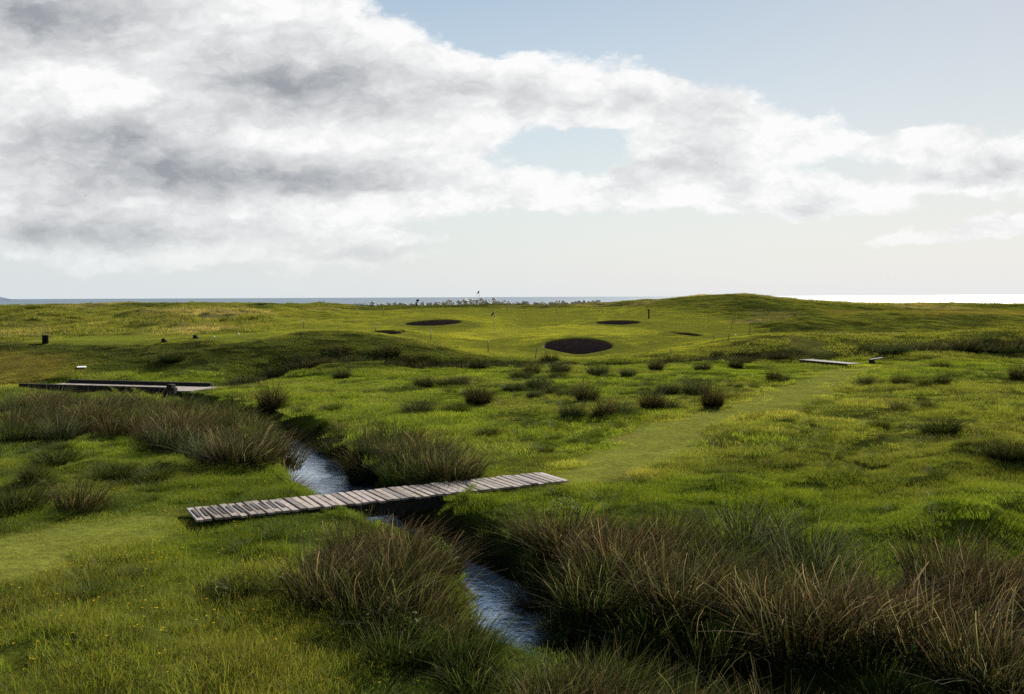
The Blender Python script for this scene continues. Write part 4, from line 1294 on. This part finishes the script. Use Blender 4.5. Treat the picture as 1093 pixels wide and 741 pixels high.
# ------------------------------------------------------------------ small plank bridge on the far ditch
a = at_z(859, 384.2, .06); b = at_z(913, 389.2, .04)
ax = b - a; Lp = float(np.linalg.norm(ax[:2])); rz = math.atan2(ax[1], ax[0]); mid = (a + b) / 2
pb = empty('plank_bridge', (mid[0], mid[1], .07), rz, 'small pale plank bridge over the far ditch at the end of the mown path', 'footbridge')
m_ = MB()
for i in range(26):
    g = random.uniform(.35, .65); m_.box((-Lp / 2 + (i + .5) * Lp / 26, 0, 0), (Lp / 26 - .015, 1.0, .05), col=(g, g * .97, g * .92), bev=.006)
m_.build('deck', M_WOOD, pb)
for sy in (-1, 1):
    m_ = MB(); m_.box((-Lp * .12, sy * .38, -.16), (Lp * .72, .12, .26), bev=.01); m_.build('beam', M_TAR, pb)
p = hit(930.5, 389)
bn = empty('plank_bench', (p[0], p[1], p[2]), R(12), 'low grey plank propped on a dark stub, right of the far plank bridge', 'bench')
m_ = MB(); m_.box((.30, 0, .32), (.85, .28, .06), ry=-.12, col=(.5, .5, .55), bev=.01); m_.build('plank', M_WOOD, bn)
m_ = MB(); m_.box((.0, 0, .10), (.24, .26, .34), bev=.02); m_.build('stub', M_TAR, bn)

# ------------------------------------------------------------------ tee furniture
M_BLACK = simple_mat('black_plastic', (.014, .013, .012), .9, .1, 12, .3, .2)
M_WHITE = simple_mat('white_paint', (.72, .73, .74), .5, .4, 12, .08, .1)
M_POLE = simple_mat('pole_black', (.03, .03, .03), .5, .4, 12, .2, .1)
p = hit(48.5, 367.2)
lb = empty('litter_bin', tuple(p), 0, 'black slatted litter bin standing at the left end of the tee', 'bin')
m_ = MB(); m_.tube([(0, 0, -.05), (0, 0, .46)], [.15, .165], 14)
for q in range(14):
    t = 2 * math.pi * q / 14; m_.box((math.cos(t) * .168, math.sin(t) * .168, .22), (.02, .045, .42), rz=t)
m_.build('body', M_BLACK, lb)
m_ = MB(); m_.tube([(0, 0, .46), (0, 0, .50), (0, 0, .52)], [.19, .19, .14], 14); m_.build('lid', M_BLACK, lb)
for px, py, lab in ((175.3, 365.2, 'black wedge tee marker on the tee, nearer the litter bin'), (209.0, 361.4, 'black wedge tee marker on the tee, farther from the litter bin')):
    p = hit(px, py)
    t = empty('tee_marker', tuple(p), 0, lab, 'tee marker', 'black tee markers')
    m_ = MB(); m_.box((-.04, 0, .10), (.20, .20, .22), bev=.03); m_.build('block', M_BLACK, t)
    m_ = MB(); m_.box((.10, 0, .04), (.14, .16, .10), ry=.35, bev=.02); m_.build('toe', M_BLACK, t)


def ball(name, px, py, r, mt, label, cat, lift=None):
    p = hit(px, py)
    nlat, nlon = 8, 12; V = []; Fq = []
    for i in range(nlat + 1):
        th = math.pi * i / nlat
        for j in range(nlon):
            f = 2 * math.pi * j / nlon; V.append((r * math.sin(th) * math.cos(f), r * math.sin(th) * math.sin(f), r * .95 - r * math.cos(th)))
    for i in range(nlat):
        for j in range(nlon):
            Fq.append((i * nlon + j, i * nlon + (j + 1) % nlon, (i + 1) * nlon + (j + 1) % nlon, (i + 1) * nlon + j))
    return tag(link(name, mesh_np(name, V, Fq), mt, None, tuple(p)), label, cat)


M_YEL = simple_mat('yellow_paint', (.75, .62, .18), .5, .4, 12, .08, .1)
ball('tee_ball', 228.5, 360.6, .055, M_WHITE, 'tiny white tee ball on the tee, the one nearer the black wedges', 'tee marker')
ball('tee_ball', 254.5, 358.0, .075, M_WHITE, 'tiny white tee ball at the right end of the tee, the brighter one', 'tee marker')
ball('tee_ball', 785, 359.3, .09, M_YEL, 'tiny pale yellow ball on the grass below the mound', 'tee marker')
p = hit(87, 393.2); nr_ = gnorm(np.array([p[0]]), np.array([p[1]]))[0]
m_ = MB(); m_.box((0, 0, 0), (.44, .28, .04), bev=.008)
o = m_.build('marker_plate', M_WHITE); o.location = (p[0], p[1], p[2] + .06); o.rotation_euler = Vector(nr_).to_track_quat('Z', 'Y').to_euler()
tag(o, 'flat white plate lying on the grass slope below the litter bin', 'marker')

p = hit(692.5, 340.6)
mp_ = empty('marker_post', tuple(p), 0, 'black marker post with a wider head behind the green', 'post')
m_ = MB(); m_.box((0, 0, .5), (.15, .15, 1.1), bev=.015); m_.build('post', M_BLACK, mp_)
m_ = MB(); m_.box((-.03, 0, 1.08), (.26, .2, .16), bev=.02); m_.build('cap', M_BLACK, mp_)
p = hit(445, 327.0)
sg = empty('signpost', tuple(p), 0, 'small dark signpost on the seaward edge in front of the rocks', 'signpost')
m_ = MB(); m_.box((0, 0, .45), (.2, .14, 1.1), ry=.12, bev=.02); m_.build('post', M_BLACK, sg)
m_ = MB(); m_.box((.14, 0, 1.05), (.5, .12, .34), ry=-.35, bev=.02); m_.build('board', M_BLACK, sg)


def flagstick(px, py, h, label, bands, flagsz):
    p = hit(px, py) if py is not None else px
    r_ = empty('flagstick', tuple(p), 0, label, 'flag')
    m_ = MB()
    for k in range(bands):
        g = (.05, .05, .05) if k % 2 else (.55, .55, .55)
        m_.tube([(0, 0, h * k / bands), (0, 0, h * (k + 1) / bands)], .028, 8, g)
    m_.build('pole', M_FLAGP, r_, True)
    # limp flag hanging in folds
    V, Fq = [], []
    nx, nz_ = 9, 7
    for j in range(nz_):
        for i in range(nx):
            s = i / (nx - 1); q = j / (nz_ - 1)
            V.append((-.03 - s * flagsz * (.55 + .3 * q), .05 * math.sin(s * 9 + q * 2) + .02, h - .03 - q * flagsz * .8 - s * s * flagsz * .7))
    for j in range(nz_ - 1):
        for i in range(nx - 1):
            Fq.append((j * nx + i, j * nx + i + 1, (j + 1) * nx + i + 1, (j + 1) * nx + i))
    fo = link('flag', mesh_np('flag', V, Fq), M_FLAG, r_)
    md = fo.modifiers.new('thick', 'SOLIDIFY'); md.thickness = .006
    return r_


M_FLAGP = simple_mat('flag_pole', (.7, .7, .68), .45, .4, 5, .05, 0, True)
M_FLAG = simple_mat('flag_cloth', (.09, .09, .12), .9, .1, 10, .2, .1)
flagstick(527.5, 357.3, 2.25, 'black and white banded flagstick with a limp dark flag on the green', 7, .42)
pfar = at_d(511.5, 322, 196); pfar[2] = float(gz(pfar[0], pfar[1]))
top = at_d(512.5, 310.2, 196)[2]
flagstick(pfar, None, top - pfar[2], 'far small dark flag above the rock bank against the sky', 5, .6)

# thin stakes
STK = [(324, 350, 9, 0, 'thin stake on the grass left of the small bunker'), (400.5, 353.8, 7, 0, 'thin stake just behind the small bunker'), (408.5, 338, 9, .08, 'thin leaning stake on the slope behind the long thin bunker'), (381, 337, 7, 0, 'thin stake on the far slope left of the leaning one'), (450.5, 334, 8, 0, 'thin stake on the far slope above the long thin bunker'),
       (460, 363.5, 11, 0, 'thin stake in front of the long thin bunker'), (521, 376, 13, 0, 'tallest thin stake in front of the flagstick'), (571, 384, 12, .18, 'thin leaning stake at the ditch bank left of the large bunker'), (541.5, 332.5, 8, 0, 'thin stake on the far slope right of the flagstick'),
       (493, 331, 6, 0, 'thin stake at the far edge left of the flagstick'), (594, 335, 8, 0, 'thin stake on the far slope above the large bunker'), (643, 336, 8, 0, 'thin stake on the far slope above the thin bunker behind the green'), (560, 332.5, 7, 0, 'thin stake on the far slope between the flagstick and the large bunker'),
       (642, 381, 5, 0, 'short thin stake at the right foot of the large bunker'), (756, 343, 7, .1, 'thin stake on the mound, leftmost there'), (780, 352.5, 15, .22, 'long slanting stake on the mound'), (799, 357.5, 12, .2, 'slanting stake on the mound right of the long one'), (762, 363.5, 6, 0, 'short upright stake in front of the mound'), (777, 364, 7, .2, 'short slanting stake in front of the mound'), (716, 377, 5, 0, 'short thin stake on the ditch bank below the slanting bunker')]
for px, py, hp, tilt_, lab in STK:
    p = hit(px, py)
    hm = hp / F * p[1]
    m_ = MB(); m_.tube([(0, 0, -.05), (tilt_ * hm, 0, hm)], [.026, .022], 6)
    m_.tube([(tilt_ * hm * .99, 0, hm * .985), (tilt_ * hm + .003, 0, hm * 1.02)], [.032, .028], 6)
    o = m_.build('stake', M_POLE, None, True); o.location = tuple(p)
    tag(o, lab, 'stake', 'thin stakes around the green')

# ------------------------------------------------------------------ rock bank by the shore
M_ROCK = simple_mat('shore_rock', (.50, .47, .42), .9, .25, 2.2, .45, .8)
rocks = []
for k in range(6):
    import bmesh
    bm = bmesh.new(); bmesh.ops.create_icosphere(bm, subdivisions=2, radius=.5)
    ph = [random.uniform(0, 6) for _ in range(6)]
    planes = [(Vector((random.gauss(0, 1), random.gauss(0, 1), random.gauss(0, 1))).normalized(), random.uniform(.28, .44)) for _ in range(11)]
    for v in bm.verts:
        for nrm, dd in planes:
            e = v.co.dot(nrm) - dd
            if e > 0: v.co -= nrm * e * .9
        v.co += Vector((random.uniform(-.02, .02), random.uniform(-.02, .02), random.uniform(-.02, .02)))
    me = bpy.data.meshes.new('boulder'); bm.to_mesh(me); bm.free(); me.materials.append(M_ROCK); rocks.append(me)
TOPS = [(398, 323.5), (420, 322.8), (440, 323.2), (460, 322.2), (480, 321), (500, 319.2), (512, 318.3), (530, 320), (548, 321.8), (562, 323.4), (580, 323.6), (592, 321.6), (606, 322.4), (622, 320.6), (632, 320), (644, 322.0)]


def boulder(loc, s, label, group):
    o = bpy.data.objects.new('boulder', random.choice(rocks)); COL.objects.link(o)
    o.location = loc; o.scale = (s * random.uniform(.9, 1.5), s * random.uniform(.8, 1.2), s * random.uniform(.7, 1.0)); o.rotation_euler = (random.uniform(-.4, .4), random.uniform(-.4, .4), random.uniform(0, 6.28))
    return tag(o, label, 'boulder', group)


px = 397.0
while px < 645:
    D = 193.0
    topy = np.interp(px, [q[0] for q in TOPS], [q[1] for q in TOPS])
    for D, frac in ((188, .45), (191.5, .8), (195, 1.0)):
        qx = px + random.uniform(-2.5, 2.5)
        pt = at_d(qx, topy, D); g = float(gz(pt[0], pt[1])); top = max(pt[2], g + .45)
        zz = g
        tgt = g + (top - g) * frac
        s = random.uniform(.6, 1.05)
        while True:
            sec = 'low pale boulders at the left end of the shore rock bank' if qx < 465 else 'boulders in the tallest heap of the shore rock bank' if qx < 552 else 'scattered boulders at the right end of the shore rock bank'
            lab = 'pale boulder in the low left stretch of the shore rock bank' if qx < 465 else 'grey boulder in the tallest heap of the shore rock bank' if qx < 552 else 'dark boulder in the right stretch of the shore rock bank, by the mound'
            hh = s * .8
            boulder((pt[0] + random.uniform(-.15, .15), D + random.uniform(-.6, .6), zz + hh * .35), s, lab, sec)
            zz += hh * .72
            if zz + .25 > tgt: break
            s = random.uniform(.5, .95)
    px += random.uniform(4.6, 7.4)

# stone and dead reeds by the stream
p = hit(446, 573)
o = tag(boulder((p[0], p[1], p[2] + .1), .22, 'x', None), 'small pale stone at the water edge just below the footbridge', 'boulder'); del o
p = at_z(590, 652, WZ)
dm = MB()
for k in range(130):
    a = random.gauss(.15, .5); l = random.uniform(.25, .6); c = Vector((random.gauss(0, .26), random.gauss(0, .11), random.uniform(.0, .13)))
    d = Vector((math.cos(a), math.sin(a), random.gauss(0, .1))) * l / 2
    g = random.uniform(.5, 1.2)
    dm.tube([c - d, c, c + d], [.004, .006, .003], 4, (.09 * g, .06 * g, .04 * g), False)
o = dm.build('dead_reeds', M_RUSH); o.location = (p[0], p[1], WZ + .02)
tag(o, 'raft of dead brown reeds at the right edge of the near pool', 'dead reeds')

# scrub on the shore crest
def scrub(px, py, wpx, hpx, D, label):
    p = at_d(px, py, D); g = float(gz(p[0], p[1])); wd = wpx / F * D / 2; ht = hpx / F * D
    r_ = np.sqrt(rng.uniform(0, 1, 900)); a = rng.uniform(0, 6.283, 900)
    V, Fq, C = [], [], []
    for i in range(900):
        s = random.uniform(.10, .22); top = ht * (1 - r_[i] ** 2) * (.7 + .45 * math.sin(7 * a[i] + 5 * r_[i]) ** 2)
        c = Vector((math.cos(a[i]) * r_[i] * wd, math.sin(a[i]) * r_[i] * wd * .5, random.uniform(.1, 1) * max(top, .12)))
        M_ = Euler((random.uniform(-1.2, 1.2), random.uniform(-1.2, 1.2), random.uniform(0, 6.28))).to_matrix()
        k = len(V); q = random.uniform(.6, 1.3)
        for pp in ((-.5, 0, 0), (0, -.3, .05), (.5, 0, 0), (0, .3, .05)):
            V.append(c + M_ @ (Vector(pp) * s)); C.append((.045 * q, .055 * q, .025 * q))
        Fq.append((k, k + 1, k + 2, k + 3))
    o = link('scrub_bush', mesh_np('scrub_bush', V, Fq, C), M_RUSH, None, (p[0], p[1], g - .05))
    return tag(o, label, 'bush', 'low scrub bushes on the shore crest')


scrub(343, 326, 24, 4.6, 188, 'low dark scrub bush on the crest, the largest one left of the rocks')
scrub(384, 326.5, 30, 4.0, 188, 'long low scrub bush next to the left end of the rocks')
scrub(190, 325, 14, 3.2, 190, 'small scrub bush on the dune crest behind the tee')
scrub(268, 325.6, 26, 3.0, 190, 'flat scrub bush on the crest between the tee and the largest bush')

# ------------------------------------------------------------------ gulls
def gull(px, py, D, span, label, bank):
    p = at_d(px, py, D)
    r_ = empty('gull', tuple(p), .4, label, 'bird', 'gulls in flight')
    b = MB(); b.tube([(0, -span * .22, 0), (0, -span * .16, .01), (0, 0, .02), (0, span * .12, .02), (0, span * .19, .025), (0, span * .23, .015)], [span * .012, span * .03, span * .055, span * .045, span * .03, span * .008], 8)
    b.build('body', M_GULL, r_, True)
    for sx in (-1, 1):
        V, Fq = [], []
        for i in range(6):
            t = i / 5; z = span * (.16 * math.sin(t * 2.2)) ; ch = span * (.15 - .11 * t)
            for e in (0, 1):
                V.append((sx * (span * .04 + t * span * .46), span * .05 - e * ch - t * t * span * .08, z + .01 * (1 - e)))
        for i in range(5): Fq.append((2 * i, 2 * i + 1, 2 * i + 3, 2 * i + 2))
        w = link('wing', mesh_np('wing', V, Fq), M_GULL, r_); md = w.modifiers.new('thick', 'SOLIDIFY'); md.thickness = span * .015
    r_.rotation_euler = (0, bank, .5)


M_GULL = simple_mat('gull_plumage', (.16, .16, .17), .8, .2, 5, .2, 0)
gull(91, 209, 190, 1.1, 'grey gull flying in front of the grey cloud at left', .25)
gull(948, 296, 230, .55, 'tiny bird low over the sea at right', -.2)

# ------------------------------------------------------------------ camera and render
cam = bpy.data.cameras.new('camera'); co = bpy.data.objects.new('camera', cam); COL.objects.link(co)
cam.sensor_width = 36; cam.lens = F / 1093 * 36; cam.clip_end = 200000; cam.clip_start = .1
co.matrix_world = Matrix(((rt[0], up[0], -fw[0], EYE[0]), (rt[1], up[1], -fw[1], EYE[1]), (rt[2], up[2], -fw[2], EYE[2]), (0, 0, 0, 1)))
sc.camera = co
sc.render.engine = 'CYCLES'
sc.view_settings.view_transform = 'Standard'; sc.view_settings.look = 'None'; sc.view_settings.gamma = 1; sc.view_settings.exposure = 1.0; sc.view_settings.use_curve_mapping = False
cy = sc.cycles
cy.max_bounces = 5; cy.diffuse_bounces = 2; cy.glossy_bounces = 2; cy.transmission_bounces = 3; cy.transparent_max_bounces = 4
cy.use_denoising = False
cy.sample_clamp_indirect = 6
